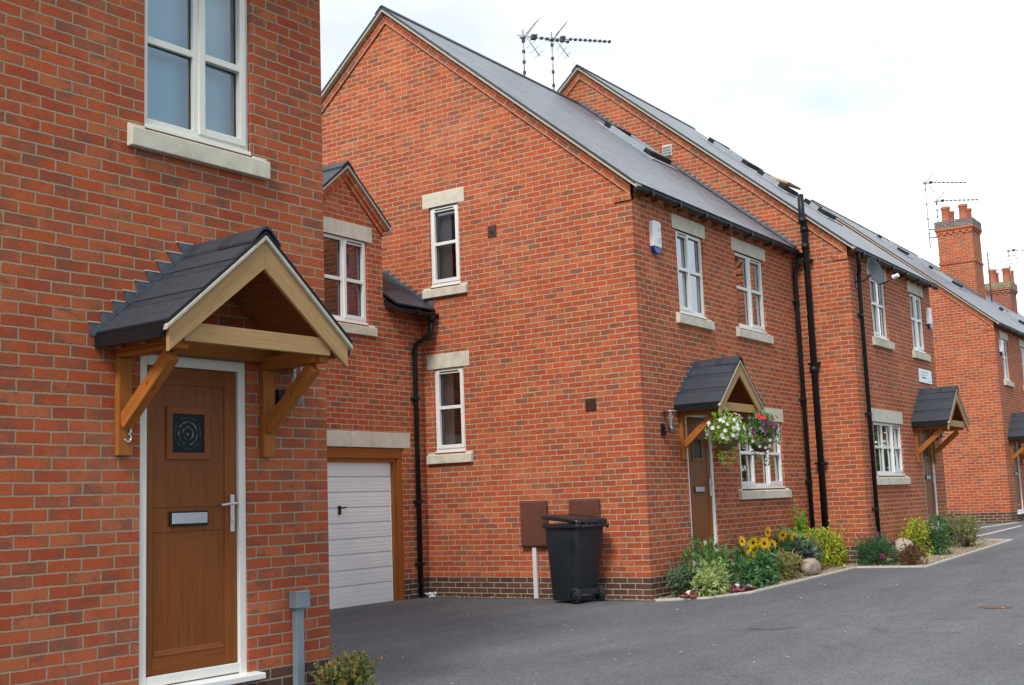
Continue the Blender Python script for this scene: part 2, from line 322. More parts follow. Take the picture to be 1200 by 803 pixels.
# ------------------------------------------------------------------ mesh helper
class F:            # a wall frame: u along the wall, z up, d outward
    def __init__(s, o, t): s.o = Vector(o); s.t = Vector(t).normalized(); s.n = s.t.cross(Vector((0, 0, 1)))
    def p(s, u, z, d=0.0): return s.o + s.t * u + s.n * d + Vector((0, 0, z))
WORLD = None
class MB:
    def __init__(s): s.v = []; s.f = []; s.uv = []; s.mi = []; s.sm = []
    def face(s, pts, uvs=None, mi=0, smooth=False):
        i = len(s.v); s.v += [tuple(p) for p in pts]; s.f.append(list(range(i, i + len(pts))))
        if uvs is None:
            a = Vector(pts[1]) - Vector(pts[0]); l = a.length; b = Vector(pts[-1]) - Vector(pts[0]); m = b.length
            if len(pts) == 4: uvs = [(0, 0), (l, 0), (l, m), (0, m)] if l >= m else [(0, 0), (0, l), (m, l), (m, 0)]
            else: uvs = [((Vector(p) - Vector(pts[0])).length, .01 * k) for k, p in enumerate(pts)]
        s.uv.append(uvs); s.mi.append(mi); s.sm.append(smooth)
    def hexa(s, c, mi=0, uvs=None):
        # c: 8 corners, bottom loop 0-3 (ccw from above), top loop 4-7; welded verts
        i = len(s.v); s.v += [tuple(p) for p in c]
        for q in ((3, 2, 1, 0), (4, 5, 6, 7), (0, 1, 5, 4), (1, 2, 6, 5), (2, 3, 7, 6), (3, 0, 4, 7)):
            pts = [Vector(c[k]) for k in q]; l = (pts[1] - pts[0]).length; m = (pts[3] - pts[0]).length
            s.f.append([i + k for k in q])
            s.uv.append([(0, 0), (l, 0), (l, m), (0, m)] if l >= m else [(0, 0), (0, l), (m, l), (m, 0)]); s.mi.append(mi); s.sm.append(False)
    def box(s, fr, u0, u1, z0, z1, d0, d1, mi=0):
        P = fr.p
        s.hexa([P(u0, z0, d1), P(u1, z0, d1), P(u1, z0, d0), P(u0, z0, d0), P(u0, z1, d1), P(u1, z1, d1), P(u1, z1, d0), P(u0, z1, d0)], mi)
    def bar(s, a, b, w, h, up=(0, 0, 1), mi=0):
        a, b = Vector(a), Vector(b); x = (b - a).normalized(); up = Vector(up); y = up.cross(x).normalized(); z = x.cross(y)
        y *= w / 2; z *= h / 2
        s.hexa([a - y - z, b - y - z, b + y - z, a + y - z, a - y + z, b - y + z, b + y + z, a + y + z], mi)
    def prism(s, fr, poly, d0, d1, mi=0, cap=True):
        n = len(poly); i = len(s.v)
        s.v += [tuple(fr.p(u, z, d1)) for u, z in poly] + [tuple(fr.p(u, z, d0)) for u, z in poly]
        def add(idx, uv): s.f.append(idx); s.uv.append(uv); s.mi.append(mi); s.sm.append(False)
        a0, a1 = Vector(poly[0]), Vector(poly[1])
        ln = max(range(n), key=lambda k: (Vector(poly[(k + 1) % n]) - Vector(poly[k])).length)
        ax = (Vector(poly[(ln + 1) % n]) - Vector(poly[ln])).normalized(); ay = Vector((-ax.y, ax.x))
        uvp = [(Vector(p).dot(ax), Vector(p).dot(ay)) for p in poly]
        add([i + k for k in range(n)], uvp); add([i + n + k for k in reversed(range(n))], list(reversed(uvp)))
        for k in range(n):
            k2 = (k + 1) % n; l = (Vector(poly[k2]) - Vector(poly[k])).length; w = d1 - d0
            add([i + k, i + n + k, i + n + k2, i + k2], [(0, 0), (0, w), (l, w), (l, 0)])
    def slab(s, a, b, c, d, th, uv0=(0, 0), mi=0):
        # quad a,b,c,d (ccw seen from outside), thickness th inward; uv in metres, u along a->b, v along a->d
        a, b, c, d = map(Vector, (a, b, c, d)); n = (b - a).cross(d - a).normalized() * th
        i = len(s.v); s.v += [tuple(p) for p in (a, b, c, d, a - n, b - n, c - n, d - n)]
        l = (b - a).length; m = (d - a).length; x, y = uv0
        for q, uv in (((0, 1, 2, 3), [(x, y), (x + l, y), (x + l, y + m), (x, y + m)]), ((7, 6, 5, 4), [(0, 0)] * 4),
                      ((4, 5, 1, 0), [(x, y + .03), (x + l, y + .03), (x + l, y + .06), (x, y + .06)]), ((5, 6, 2, 1), [(0, 0)] * 4), ((6, 7, 3, 2), [(0, 0)] * 4), ((7, 4, 0, 3), [(0, 0)] * 4)):
            s.f.append([i + k for k in q]); s.uv.append(uv); s.mi.append(mi); s.sm.append(False)
    def tube(s, pts, r, seg=10, mi=0, caps=True, radii=None):
        pts = [Vector(p) for p in pts]; rings = []
        prev = None
        for k, p in enumerate(pts):
            if k == 0: t = pts[1] - p
            elif k == len(pts) - 1: t = p - pts[k - 1]
            else: t = (pts[k + 1] - p).normalized() + (p - pts[k - 1]).normalized()
            t.normalize()
            if prev is None: x = t.orthogonal().normalized()
            else: x = (prev - t * prev.dot(t)).normalized()
            prev = x; y = t.cross(x); rr = radii[k] if radii else r
            i = len(s.v); rings.append(i)
            s.v += [tuple(p + (x * math.cos(2 * math.pi * j / seg) + y * math.sin(2 * math.pi * j / seg)) * rr) for j in range(seg)]
        acc = 0
        for k in range(len(rings) - 1):
            l = (pts[k + 1] - pts[k]).length
            for j in range(seg):
                j2 = (j + 1) % seg
                s.f.append([rings[k] + j, rings[k] + j2, rings[k + 1] + j2, rings[k + 1] + j])
                s.uv.append([(acc, j / seg), (acc, (j + 1) / seg), (acc + l, (j + 1) / seg), (acc + l, j / seg)]); s.mi.append(mi); s.sm.append(True)
            acc += l
        if caps:
            s.f.append([rings[0] + j for j in reversed(range(seg))]); s.uv.append([(0, 0)] * seg); s.mi.append(mi); s.sm.append(False)
            s.f.append([rings[-1] + j for j in range(seg)]); s.uv.append([(0, 0)] * seg); s.mi.append(mi); s.sm.append(False)
    def lathe(s, base, prof, seg=20, axis=(0, 0, 1), mi=0, smooth=True, squash=None):
        base = Vector(base); ax = Vector(axis).normalized(); x = ax.orthogonal().normalized(); y = ax.cross(x); rings = []
        for r, h in prof:
            i = len(s.v); rings.append(i)
            for j in range(seg):
                a = 2 * math.pi * j / seg
                s.v.append(tuple(base + ax * h + (x * math.cos(a) + y * math.sin(a)) * max(r, 1e-4)))
        for k in range(len(rings) - 1):
            for j in range(seg):
                j2 = (j + 1) % seg
                s.f.append([rings[k] + j, rings[k] + j2, rings[k + 1] + j2, rings[k + 1] + j]); s.uv.append([(j / seg, k), ((j + 1) / seg, k), ((j + 1) / seg, k + 1), (j / seg, k + 1)]); s.mi.append(mi); s.sm.append(smooth)
    def blob(s, c, rx, ry, rz, rng, rough=.12, sub=3, mi=0, flat=None):
        bm = bmesh.new(); bmesh.ops.create_icosphere(bm, subdivisions=sub, radius=1.0)
        ph = [rng.uniform(0, 6.28) for _ in range(9)]
        i = len(s.v)
        for v in bm.verts:
            p = v.co; k = 1 + rough * (math.sin(2.3 * p.x + ph[0]) * math.cos(2.9 * p.y + ph[1]) + .6 * math.sin(4.1 * p.z + 3.3 * p.x + ph[2]) + .35 * math.sin(7.7 * p.y + 5.1 * p.z + ph[3]))
            z = p.z * k
            if flat is not None and z < flat: z = flat
            s.v.append((c[0] + p.x * k * rx, c[1] + p.y * k * ry, c[2] + z * rz))
        for f in bm.faces:
            s.f.append([i + v.index for v in f.verts]); s.uv.append([(v.co.x, v.co.z) for v in f.verts]); s.mi.append(mi); s.sm.append(True)
        bm.free()
    def leaf(s, p, dr, up, ln, w, mi=0, fold=.25):
        p = Vector(p); dr = Vector(dr).normalized(); side = dr.cross(Vector(up))
        if side.length < 1e-3: side = dr.orthogonal()
        side.normalize(); nn = side.cross(dr)
        i = len(s.v)
        m = p + dr * ln * .45; s.v += [tuple(p), tuple(m + side * w * .5 + nn * w * fold), tuple(p + dr * ln - nn * ln * .12), tuple(m - side * w * .5 + nn * w * fold)]
        for q in ((0, 1, 2), (0, 2, 3)): s.f.append([i + k for k in q]); s.uv.append([(0, 0)] * 3); s.mi.append(mi); s.sm.append(False)
    def build(s, name, mats, parent=None, bevel=0.0, origin=None):
        me = bpy.data.meshes.new(name); me.from_pydata(s.v, [], s.f)
        if not isinstance(mats, (list, tuple)): mats = [mats]
        for m in mats: me.materials.append(m)
        ul = me.uv_layers.new(name='UVMap'); k = 0; flat = []
        for uv in s.uv:
            for a in uv: flat += [a[0], a[1]]
        ul.data.foreach_set('uv', flat)
        me.polygons.foreach_set('material_index', s.mi); me.polygons.foreach_set('use_smooth', s.sm)
        me.update()
        o = bpy.data.objects.new(name, me); COL.objects.link(o)
        if origin is not None:
            me.transform(Matrix.Translation(-Vector(origin))); o.location = origin
        if parent is not None: o.parent = parent
        if bevel:
            b = o.modifiers.new('bevel', 'BEVEL'); b.width = bevel; b.segments = 2; b.limit_method = 'ANGLE'; b.angle_limit = R(40)
        return o

def tag(o, label=None, cat=None, group=None, kind=None):
    if label: o['label'] = label
    if cat: o['category'] = cat
    if group: o['group'] = group
    if kind: o['kind'] = kind
    return o
def thing(name, label, cat, loc=(0, 0, 0), rz=0.0, group=None):
    o = bpy.data.objects.new(name, None); COL.objects.link(o); o.location = loc; o.rotation_euler = (0, 0, rz); o.empty_display_size = .2
    return tag(o, label, cat, group)

# ------------------------------------------------------------------ ground
def zg(x, y=0.0):
    if x < 0: return -.285 + .002 * x
    if x < 20: return -.285 + .0165 * x
    return .045 + .004 * (x - 20)
def sheet(name, x0, x1, y0, y1, step, dz, mat, kind='structure'):
    mb = MB(); xs = []; x = x0
    while x < x1 - 1e-6: xs.append(x); x += step
    xs.append(x1)
    for cut in (0.0, 20.0):
        if x0 < cut < x1: xs.append(cut)
    xs = sorted(set(xs)); i = 0
    for x in xs: mb.v += [(x, y0, zg(x) + dz), (x, y1, zg(x) + dz)]
    for k in range(len(xs) - 1):
        mb.f.append([2 * k, 2 * k + 2, 2 * k + 3, 2 * k + 1]); mb.uv.append([(0, 0)] * 4); mb.mi.append(0); mb.sm.append(True)
    return tag(mb.build(name, mat), kind=kind)
sheet('ground', -300, 400, -300, 300, 40, -.02, M['verge_grass'])
sheet('road', -45, 90, -13, 30, 9, 0.0, M['asphalt'])

def poly_sheet(name, pts, dz, mat, edge=0.0, kind='structure'):
    mb = MB(); tri = tessellate_polygon([[Vector((x, y, 0)) for x, y in pts]])
    mb.v = [(x, y, zg(x) + dz) for x, y in pts]
    for t in tri:
        a, b, c = [Vector(mb.v[k]) for k in t]
        t = list(t) if (b - a).cross(c - a).z > 0 else [t[0], t[2], t[1]]
        mb.f.append(t); mb.uv.append([(0, 0)] * 3); mb.mi.append(0); mb.sm.append(False)
    return tag(mb.build(name, mat), kind=kind)
bed_pts = [(-.12, 3.6), (-.12, -.10), (.30, -.62), (1.0, -.90), (5.06, -.97), (5.19, -2.03), (11.75, -1.93), (12.15, -.7), (12.15, 1.5), (10.9, 1.5), (10.9, -.9), (6.0, -.9), (5.8, .05), (0.05, .05), (0.05, 3.6)]
poly_sheet('gravel_bed', bed_pts, .006, M['gravel'])
# edging kerb along the bed
mb = MB()
ed = [(-.14, -.12), (.28, -.66), (1.0, -.94), (5.03, -1.01), (5.17, -2.07), (11.78, -1.97), (12.2, -.7), (12.2, 1.5)]
for (xa, ya), (xb, yb) in zip(ed, ed[1:]):
    mb.bar((xa, ya, zg(xa) - .004), (xb, yb, zg(xb) - .004), .045, .06)
tag(mb.build('kerb', M['edging'], bevel=.006), kind='structure')
mb = MB()
for (xa, ya), (xb, yb) in zip([(12.25, .3), (19.2, 1.4)], [(19.3, -.55), (13.6, -.75)]):
    mb.bar((xa, ya, zg(xa) + .006), (xb, yb, zg(xb) + .006), .09, .03)
mb.bar((13.2, -1.0, zg(13.2) + .006), (24, -.95, zg(24) + .006), .09, .03)
tag(mb.build('path_edging', M['edging']), kind='structure')
# loose stones lying over the bed
rng = random.Random(3)
def inpoly(x, y, P):
    c = False
    for (x1, y1), (x2, y2) in zip(P, P[1:] + P[:1]):
        if (y1 > y) != (y2 > y) and x < (x2 - x1) * (y - y1) / (y2 - y1) + x1: c = not c
    return c
mb = MB(); k = 0
oct_ = [(1, 0, 0), (-1, 0, 0), (0, 1, 0), (0, -1, 0), (0, 0, 1), (0, 0, -1)]
octf = [(0, 2, 4), (2, 1, 4), (1, 3, 4), (3, 0, 4), (2, 0, 5), (1, 2, 5), (3, 1, 5), (0, 3, 5)]
while k < 4200:
    x, y = rng.uniform(-.14, 12.2), rng.uniform(-2.05, 3.6)
    if not inpoly(x, y, bed_pts): continue
    r = rng.uniform(.008, .02); i = len(mb.v); a = rng.uniform(0, 6.28); ca, sa = math.cos(a), math.sin(a); e = rng.uniform(.6, 1)
    for p in oct_: mb.v.append((x + r * (ca * p[0] - sa * p[1] * e), y + r * (sa * p[0] + ca * p[1] * e), zg(x) + .010 + r * .55 * p[2] + rng.uniform(0, .004)))
    for f in octf: mb.f.append([i + q for q in f]); mb.uv.append([(0, 0)] * 3); mb.mi.append(0); mb.sm.append(True)
    k += 1
tag(mb.build('gravel', M['pebble']), 'pale gravel stones scattered over the planting bed', 'gravel', kind='stuff')

mb = MB(); rng = random.Random(8)
for k in range(230):
    x, y = rng.uniform(-8.5, 9), rng.uniform(-6.5, 3.2)
    if y > (-1.0 if x > -.3 else 3.2) - .3: continue
    if inpoly(x, y, bed_pts): continue
    r = rng.uniform(.006, .015); i = len(mb.v)
    for p in oct_: mb.v.append((x + r * p[0] * rng.uniform(.8, 1.4), y + r * p[1], zg(x) + r * .5 + r * .7 * p[2]))
    for f in octf: mb.f.append([i + q for q in f]); mb.uv.append([(0, 0)] * 3); mb.mi.append(0); mb.sm.append(True)
tag(mb.build('grit', M['pebble']), 'pale loose stone chips strewn over the tarmac', 'grit', kind='stuff')

# ------------------------------------------------------------------ building parts
def wall_panel(mb, fr, outline, holes, depth=.10, mi=0):
    polys = [[Vector((u, z, 0)) for u, z in outline]] + [[Vector((u0, z0, 0)), Vector((u0, z1, 0)), Vector((u1, z1, 0)), Vector((u1, z0, 0))] for u0, u1, z0, z1 in holes]
    flat = [p for q in polys for p in q]; i = len(mb.v)
    mb.v += [tuple(fr.p(p.x, p.y)) for p in flat]
    for t in tessellate_polygon(polys):
        a, b, c = [flat[k] for k in t]
        t = list(t) if (b - a).cross(c - a).z > 0 else [t[0], t[2], t[1]]
        mb.f.append([i + k for k in t]); mb.uv.append([(flat[k].x, flat[k].y) for k in t]); mb.mi.append(mi); mb.sm.append(False)
    for u0, u1, z0, z1 in holes:      # reveals
        for (ua, za), (ub, zb) in (((u0, z0), (u0, z1)), ((u0, z1), (u1, z1)), ((u1, z1), (u1, z0)), ((u1, z0), (u0, z0))):
            uvs = [(ua, za), (ua + depth, za), (ub + depth, zb), (ub, zb)] if ua == ub else [(ua, za), (ua, za + depth), (ub, zb + depth), (ub, zb)]
            mb.face([fr.p(ua, za), fr.p(ua, za, -depth), fr.p(ub, zb, -depth), fr.p(ub, zb)], uvs, mi)

def window(fr, parent, u0, u1, z0, z1, lights, tr=.56, lintel=None, sill=True, mat='white', glass='glass', curtain=None, cw=.32, over=.11, sillover=.13):
    """lights: list of 'f' fixed / 's' sash (opening light with a heavier frame)"""
    dz = .045; d1 = -.035; d0 = -.10
    m = MB(); fw = .05
    m.box(fr, u0, u0 + fw, z0 + dz, z1, d0, d1); m.box(fr, u1 - fw, u1, z0 + dz, z1, d0, d1)
    m.box(fr, u0 + fw, u1 - fw, z1 - fw, z1, d0, d1 - .001); m.box(fr, u0 + fw, u1 - fw, z0 + dz, z0 + dz + fw, d0, d1 - .001)
    m.box(fr, u0 + .002, u1 - .002, z0 + .012, z0 + dz - .004, d0, d1 + .035)        # projecting cill strip
    n = len(lights); lw = (u1 - u0 - 2 * fw + .03) / n; zt = z0 + dz + (z1 - z0 - dz) * tr
    panes = MB(); g = MB()
    for k, kind in enumerate(lights):
        a = u0 + fw - .015 + k * lw; b = a + lw
        if k: m.box(fr, a - .028, a + .028, z0 + dz + fw, z1 - fw, d0, d1 - .002)
        ia, ib = (a + (.015 if k == 0 else .028)), (b - (.015 if k == n - 1 else .028)); iz0, iz1 = z0 + dz + fw, z1 - fw
        if kind == 's':
            e = .052; q0, q1 = d0 + .01, d1 + .016
            A, B, Z0, Z1 = ia - .018, ib + .018, iz0 - .02, iz1 + .02
            m.box(fr, A, A + e, Z0, Z1, q0, q1); m.box(fr, B - e, B, Z0, Z1, q0, q1); m.box(fr, A + e, B - e, Z1 - e, Z1, q0, q1 - .001); m.box(fr, A + e, B - e, Z0, Z0 + e, q0, q1 - .001)
            ga, gb, gz0, gz1 = A + e, B - e, Z0 + e, Z1 - e; bd = q1 - .004
            g.box(fr, ga + .02, gb - .02, Z1 - .030, Z1 - .014, q1, q1 + .006)         # trickle vent
        else: ga, gb, gz0, gz1 = ia, ib, iz0, iz1; bd = d1 - .006
        m.box(fr, ga, gb, zt - .024, zt + .024, d0 + .012, bd)
        # gasket line round the glass
        for (pa, pb, pz0, pz1) in ((ga, ga + .006, gz0, gz1), (gb - .006, gb, gz0, gz1), (ga + .006, gb - .006, gz1 - .006, gz1), (ga + .006, gb - .006, gz0, gz0 + .006), (ga + .006, gb - .006, zt + .024, zt + .030), (ga + .006, gb - .006, zt - .030, zt - .024)):
            g.box(fr, pa, pb, pz0, pz1, d0 + .02, d0 + .034)
        panes.face([fr.p(ga, gz0, d0 + .028), fr.p(gb, gz0, d0 + .028), fr.p(gb, gz1, d0 + .028), fr.p(ga, gz1, d0 + .028)])
    w = m.build('window', M[mat], parent, .004)
    panes.build('pane', M[glass], w); g.build('gasket', M['gasket'], w)
    if sill:
        s = MB(); so = sillover
        s.hexa([fr.p(u0 - so, z0 - .145, .055), fr.p(u1 + so, z0 - .145, .055), fr.p(u1 + so, z0 - .145, -.09), fr.p(u0 - so, z0 - .145, -.09),
                fr.p(u0 - so, z0 - .02, .055), fr.p(u1 + so, z0 - .02, .055), fr.p(u1 + so, z0 + .004, -.09), fr.p(u0 - so, z0 + .004, -.09)])
        for a, b in ((u0 - so, u0 - .003), (u1 + .003, u1 + so)): s.box(fr, a, b, z0 - .03, z0 + .012, -.05, .015)
        s.build('sill', M['stone'], w, .006)
    if lintel:
        a, b, h = lintel; s = MB()
        if b - a > 1.6: c = a + (b - a) * .52; s.box(fr, a, c - .002, z1, z1 + h, -.09, .003); s.box(fr, c + .002, b, z1, z1 + h, -.09, .003)
        else: s.box(fr, a, b, z1, z1 + h, -.09, .003)
        s.build('lintel', M['stone'], w, .004)
    if curtain:
        c = MB(); mats = {'c': 'curtain', 'b': 'skysheet', 'p': 'curtainpurple', 'g': 'blind'}
        spans = []
        for part in curtain:
            if part in 'L': spans.append((u0, u0 + (u1 - u0) * cw))
            if part in 'R': spans.append((u1 - (u1 - u0) * cw, u1))
            if part in 'F': spans.append((u0, u1))
        mk = [x for x in curtain if x in mats]; mat_c = M[mats[mk[0]]] if mk else M['curtain']
        for a, b in spans:
            nseg = max(8, int((b - a) / .022)); pr = None
            for k in range(nseg + 1):
                u = a + (b - a) * k / nseg; d = -.19 + (.0 if 'g' in curtain or 'b' in curtain else 1.0) * (.016 * math.sin(k * 1.35) + .006 * math.sin(k * .47))
                cur = (fr.p(u, z0 + .03, d), fr.p(u, z1 - .01, d))
                if pr: c.face([pr[0], cur[0], cur[1], pr[1]], None, 0, True)
                pr = cur
        c.build('curtain', mat_c, w)  # on house A this is the added blue sheet imitating reflected sky
    # added dark backdrop sheet standing in for the room behind the glass
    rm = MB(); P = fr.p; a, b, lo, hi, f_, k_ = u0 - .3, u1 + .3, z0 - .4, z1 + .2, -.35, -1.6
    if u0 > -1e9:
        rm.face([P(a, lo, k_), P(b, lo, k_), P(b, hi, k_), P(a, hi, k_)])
        rm.build('room_backdrop', M['room'], w)
    return w

def door(fr, parent, u0, u1, z0, z1, frame='upvc', plate=(.45, .6)):
    m = MB(); d0, d1 = -.10, -.012; fw = .062
    m.box(fr, u0, u0 + fw, z0, z1, d0, d1); m.box(fr, u1 - fw, u1, z0, z1, d0, d1); m.box(fr, u0 + fw, u1 - fw, z1 - .07, z1, d0, d1 - .001)
    m.box(fr, u0 + fw, u1 - fw, z0 + .02, z0 + .082, d0, d1 - .004)
    w = m.build('door_frame', M[frame], parent, .005)
    t = MB(); t.hexa([fr.p(u0 - .035, z0 - .035, .09), fr.p(u1 + .075, z0 - .035, .09), fr.p(u1 + .075, z0 - .035, -.1), fr.p(u0 - .035, z0 - .035, -.1),
                      fr.p(u0 - .035, z0 + .004, .09), fr.p(u1 + .075, z0 + .004, .09), fr.p(u1 + .075, z0 + .016, -.1), fr.p(u0 - .035, z0 + .016, -.1)])
    t.build('threshold', M['white'], w, .005)
    a, b, lo, hi = u0 + fw + .004, u1 - fw - .004, z0 + .086, z1 - .074; W = b - a; H = hi - lo; e0, e1 = -.09, -.034
    l = MB(); st = W * .135
    l.box(fr, a, b, lo, hi, e0, e1 - .008)                                                        # core
    l.box(fr, a, a + st * .55, lo, hi, e1 - .01, e1); l.box(fr, b - st, b, lo, hi, e1 - .01, e1); l.box(fr, a + st * .55, b - st, hi - .11, hi, e1 - .01, e1 - .0005); l.box(fr, a + st * .55, b - st, lo, lo + .11, e1 - .01, e1 - .0005)
    zb = lo + H * .455; zt = lo + H * .535
    for zz in (zb, zt): l.box(fr, a + st * .55, b - st, zz - .004, zz + .004, e1 - .009, e1 - .004)
    l.hexa([fr.p(a + st * .6, lo + .11, e1 + .003), fr.p(b - st, lo + .11, e1 + .003), fr.p(b - st, lo + .11, e1 - .01), fr.p(a + st * .6, lo + .11, e1 - .01),
            fr.p(a + st * .6 + .02, lo + .145, e1 - .006), fr.p(b - st - .02, lo + .145, e1 - .006), fr.p(b - st - .02, lo + .145, e1 - .012), fr.p(a + st * .6 + .02, lo + .145, e1 - .012)])
    gu = a + W * .455; gz0, gz1 = lo + H * .715, lo + H * .845; gw = W * .175
    for (x0, x1, y0, y1) in ((gu - gw - .045, gu - gw, gz0 - .045, gz1 + .045), (gu + gw, gu + gw + .045, gz0 - .045, gz1 + .045), (gu - gw, gu + gw, gz1, gz1 + .045), (gu - gw, gu + gw, gz0 - .045, gz0)):
        l.box(fr, x0, x1, y0, y1, e1 - .01, e1 + .006)
    lf = l.build('door', M['door'], parent, .004)
    gm = MB(); cz = (gz0 + gz1) / 2
    gm.face([fr.p(gu - gw, gz0, e1 - .004), fr.p(gu + gw, gz0, e1 - .004), fr.p(gu + gw, gz1, e1 - .004), fr.p(gu - gw, gz1, e1 - .004)], [(-gw, gz0 - cz), (gw, gz0 - cz), (gw, gz1 - cz), (-gw, gz1 - cz)])
    gm.build('pane', M['bullion'], lf)
    lp = MB(); pz = (zb + zt) / 2; pu = a + W * .46
    lp.box(fr, pu - .155, pu + .155, pz - .048, pz + .048, e1 - .006, e1 + .008, 1); lp.box(fr, pu - .14, pu + .14, pz - .034, pz + .036, e1 + .006, e1 + .016, 0)
    lp.build('letterplate', [M['letterplate'], M['gutter']], lf, .003)
    hd = MB(); hu = b - st * .42; hz = zt + .01
    hd.box(fr, hu - .017, hu + .017, hz - .19, hz + .06, e1, e1 + .012); hd.tube([fr.p(hu, hz, e1 + .01), fr.p(hu, hz, e1 + .05), fr.p(hu - .03, hz, e1 + .058), fr.p(hu - .125, hz - .008, e1 + .05)], .0095, 8)
    hd.tube([fr.p(hu, hz - .11, e1 + .012), fr.p(hu, hz - .11, e1 + .02)], .012, 10)
    hd.build('handle', M['chrome'], lf, .003)
    return lf

def stepped_flashing(mb, fr, line, z_from, z_to, sgn, phase=0.0, w=.15, d=.004):
    """line(z) -> u where the roof surface meets the wall; teeth on the uphill-outer side (sgn -1 = towards smaller u)"""
    z = math.ceil(z_from / .075) * .075
    wf = w
    while z <= z_to:
        a = line(z); b = line(z - .075); w = wf(z) if callable(wf) else wf
        mb.prism(fr, [(a + sgn * w, z), (a + sgn * max(w - .045, abs(b - a) + .012), z - .075), (b, z - .075), (b - sgn * .02, z - .085), (a - sgn * .02, z)][::(1 if sgn < 0 else -1)], d, d + .004)
        mb.box(fr, min(a + sgn * (w + .012), a + sgn * .02), max(a + sgn * (w + .012), a + sgn * .02), z, z + .007, d - .003, d + .006, 1)
        z += .075
    return mb

def canopy(fr, parent, cu, zr, number=None):
    hs, sl, dep = .768, .85, .69
    wd = MB(); S = lambda s_: zr - sl * abs(s_)
    P = lambda s_, z, d: fr.p(cu + s_, z, d)
    # soffit boards under the slates
    for sg in (-1, 1):
        nb = 7
        for k in range(nb):
            a, b = sg * (.02 + .74 * k / nb), sg * (.02 + .74 * (k + 1) / nb - .006)
            pts = [P(a, S(a) - .045, .62), P(b, S(b) - .045, .62), P(b, S(b) - .045, .01), P(a, S(a) - .045, .01)]
            lo = [p - Vector((0, 0, .018)) for p in pts]
            wd.hexa(lo + pts if sg > 0 else [lo[1], lo[0], lo[3], lo[2], pts[1], pts[0], pts[3], pts[2]])
    c = wd.build('door_canopy', M['soffit'], parent)
    r = MB()
    r.slab(P(-hs, S(hs), .0), P(-hs, S(hs), dep), P(0, zr, dep), P(0, zr, .0), .022)
    r.slab(P(hs, S(hs), dep), P(hs, S(hs), .0), P(0, zr, .0), P(0, zr, dep), .022)
    for k in range(3):       # stepped slate laps
        for sg in (-1, 1):
            a = hs - .255 * k; b = hs - .255 * (k + 1) - (.02 if k < 2 else -.0)
            q = [P(sg * a, S(a) + .009, .005), P(sg * a, S(a) + .009, dep + .004), P(sg * b, S(b) + .003, dep + .004), P(sg * b, S(b) + .003, .005)]
            if sg > 0: q = [q[1], q[0], q[3], q[2]]
            r.slab(*q, .008, (0.1 * k, .0))
    r.build('canopy_roof', M['slatedark'], c)
    rd = MB()
    for d0_, d1_, lift in ((.0, .36, .0), (.35, dep + .012, .007)):
        pr_ = [(cu - .115, S(.115) + .006 + lift), (cu - .035, zr - .004 + lift), (cu, zr + .012 + lift), (cu + .035, zr - .004 + lift), (cu + .115, S(.115) + .006 + lift), (cu + .115, S(.115) + .022 + lift), (cu + .03, zr + .018 + lift), (cu, zr + .03 + lift), (cu - .03, zr + .018 + lift), (cu - .115, S(.115) + .022 + lift)]
        rd.prism(fr, pr_, d0_, d1_)
    rd.build('ridge_tile', M['slatedark'], c)
    for sg in (-1, 1):
        fa = MB(); fa.hexa([P(sg * hs - .012, S(hs) - .09, .64), P(sg * hs + .012, S(hs) - .09, .64), P(sg * hs + .012, S(hs) - .09, .005), P(sg * hs - .012, S(hs) - .09, .005), P(sg * hs - .012, S(hs) - .012, .67), P(sg * hs + .012, S(hs) - .012, .67), P(sg * hs + .012, S(hs) - .012, .005), P(sg * hs - .012, S(hs) - .012, .005)]); fa.build('eave_drip', M['gutter'], c)
    vt = MB()
    for sg in (-1, 1):
        vt.prism(fr, [(cu + sg * 0, zr - .022), (cu + sg * hs, S(hs) - .022), (cu + sg * hs, S(hs) - .054), (cu, zr - .054)][::-sg], .635, .695)
    vt.build('verge_trim', M['verge'], c, .006)
    for sg in (-1, 1):
        b = MB(); zo = zr - .055
        b.prism(fr, [(cu, zo), (cu + sg * .738, zo - sl * .738), (cu + sg * .738, zo - sl * .738 - .145), (cu, zo - .185)][::-sg], .645, .672)
        b.build('bargeboard', M['pale_timber'], c, .003)
    t = MB(); t.box(fr, cu - .60, cu + .60, zr - .75, zr - .635, .60, .643); t.build('tie_beam', M['pale_timber'], c, .003)
    t = MB(); t.box(fr, cu - .66, cu + .66, zr - .735, zr - .62, .004, .055)
    t.build('wall_plate', M['timber'], c, .003)
    for sg in (-1, 1):
        b = MB(); s0 = sg * .585
        b.box(fr, cu + s0 - .05, cu + s0 + .05, zr - 1.40, zr - .792, .004, .048)                                     # wall post
        b.box(fr, cu + s0 - .045, cu + s0 + .045, zr - .79, zr - .70, .003, .60)                                     # side beam
        b.bar(P(s0, zr - 1.20, .04), P(s0, zr - .815, .50), .07, .09, (0, 0, 1))                                     # brace
        for dd in (.12, .36, .58): b.box(fr, cu + sg * .70 - .02, cu + sg * .70 + .02, zr - .75, zr - .66, dd, dd + .04)
        b.box(fr, cu + sg * .66 - .012, cu + sg * .66 + .012, zr - .76, zr - .66, .06, .60)
        br = b.build('bracket', M['timber'], c, .004)
        if sg < 0 and number:
            nm = MB(); zz = zr - 1.27; pts = []
            for k in range(25):      # the upper and lower bowl of a metal 3
                a = R(150 - k * 240 / 24); pts.append(P(s0 + .012 + .020 * math.cos(a), zz + .023 + .021 * math.sin(a), .055))
            nm.tube(pts, .0062, 8); pts = []
            for k in range(25):
                a = R(90 - k * 250 / 24); pts.append(P(s0 + .012 + .022 * math.cos(a), zz - .022 + .024 * math.sin(a), .055))
            nm.tube(pts, .0062, 8); nm.build('house_number', M['chrome'], br)
    f = MB()
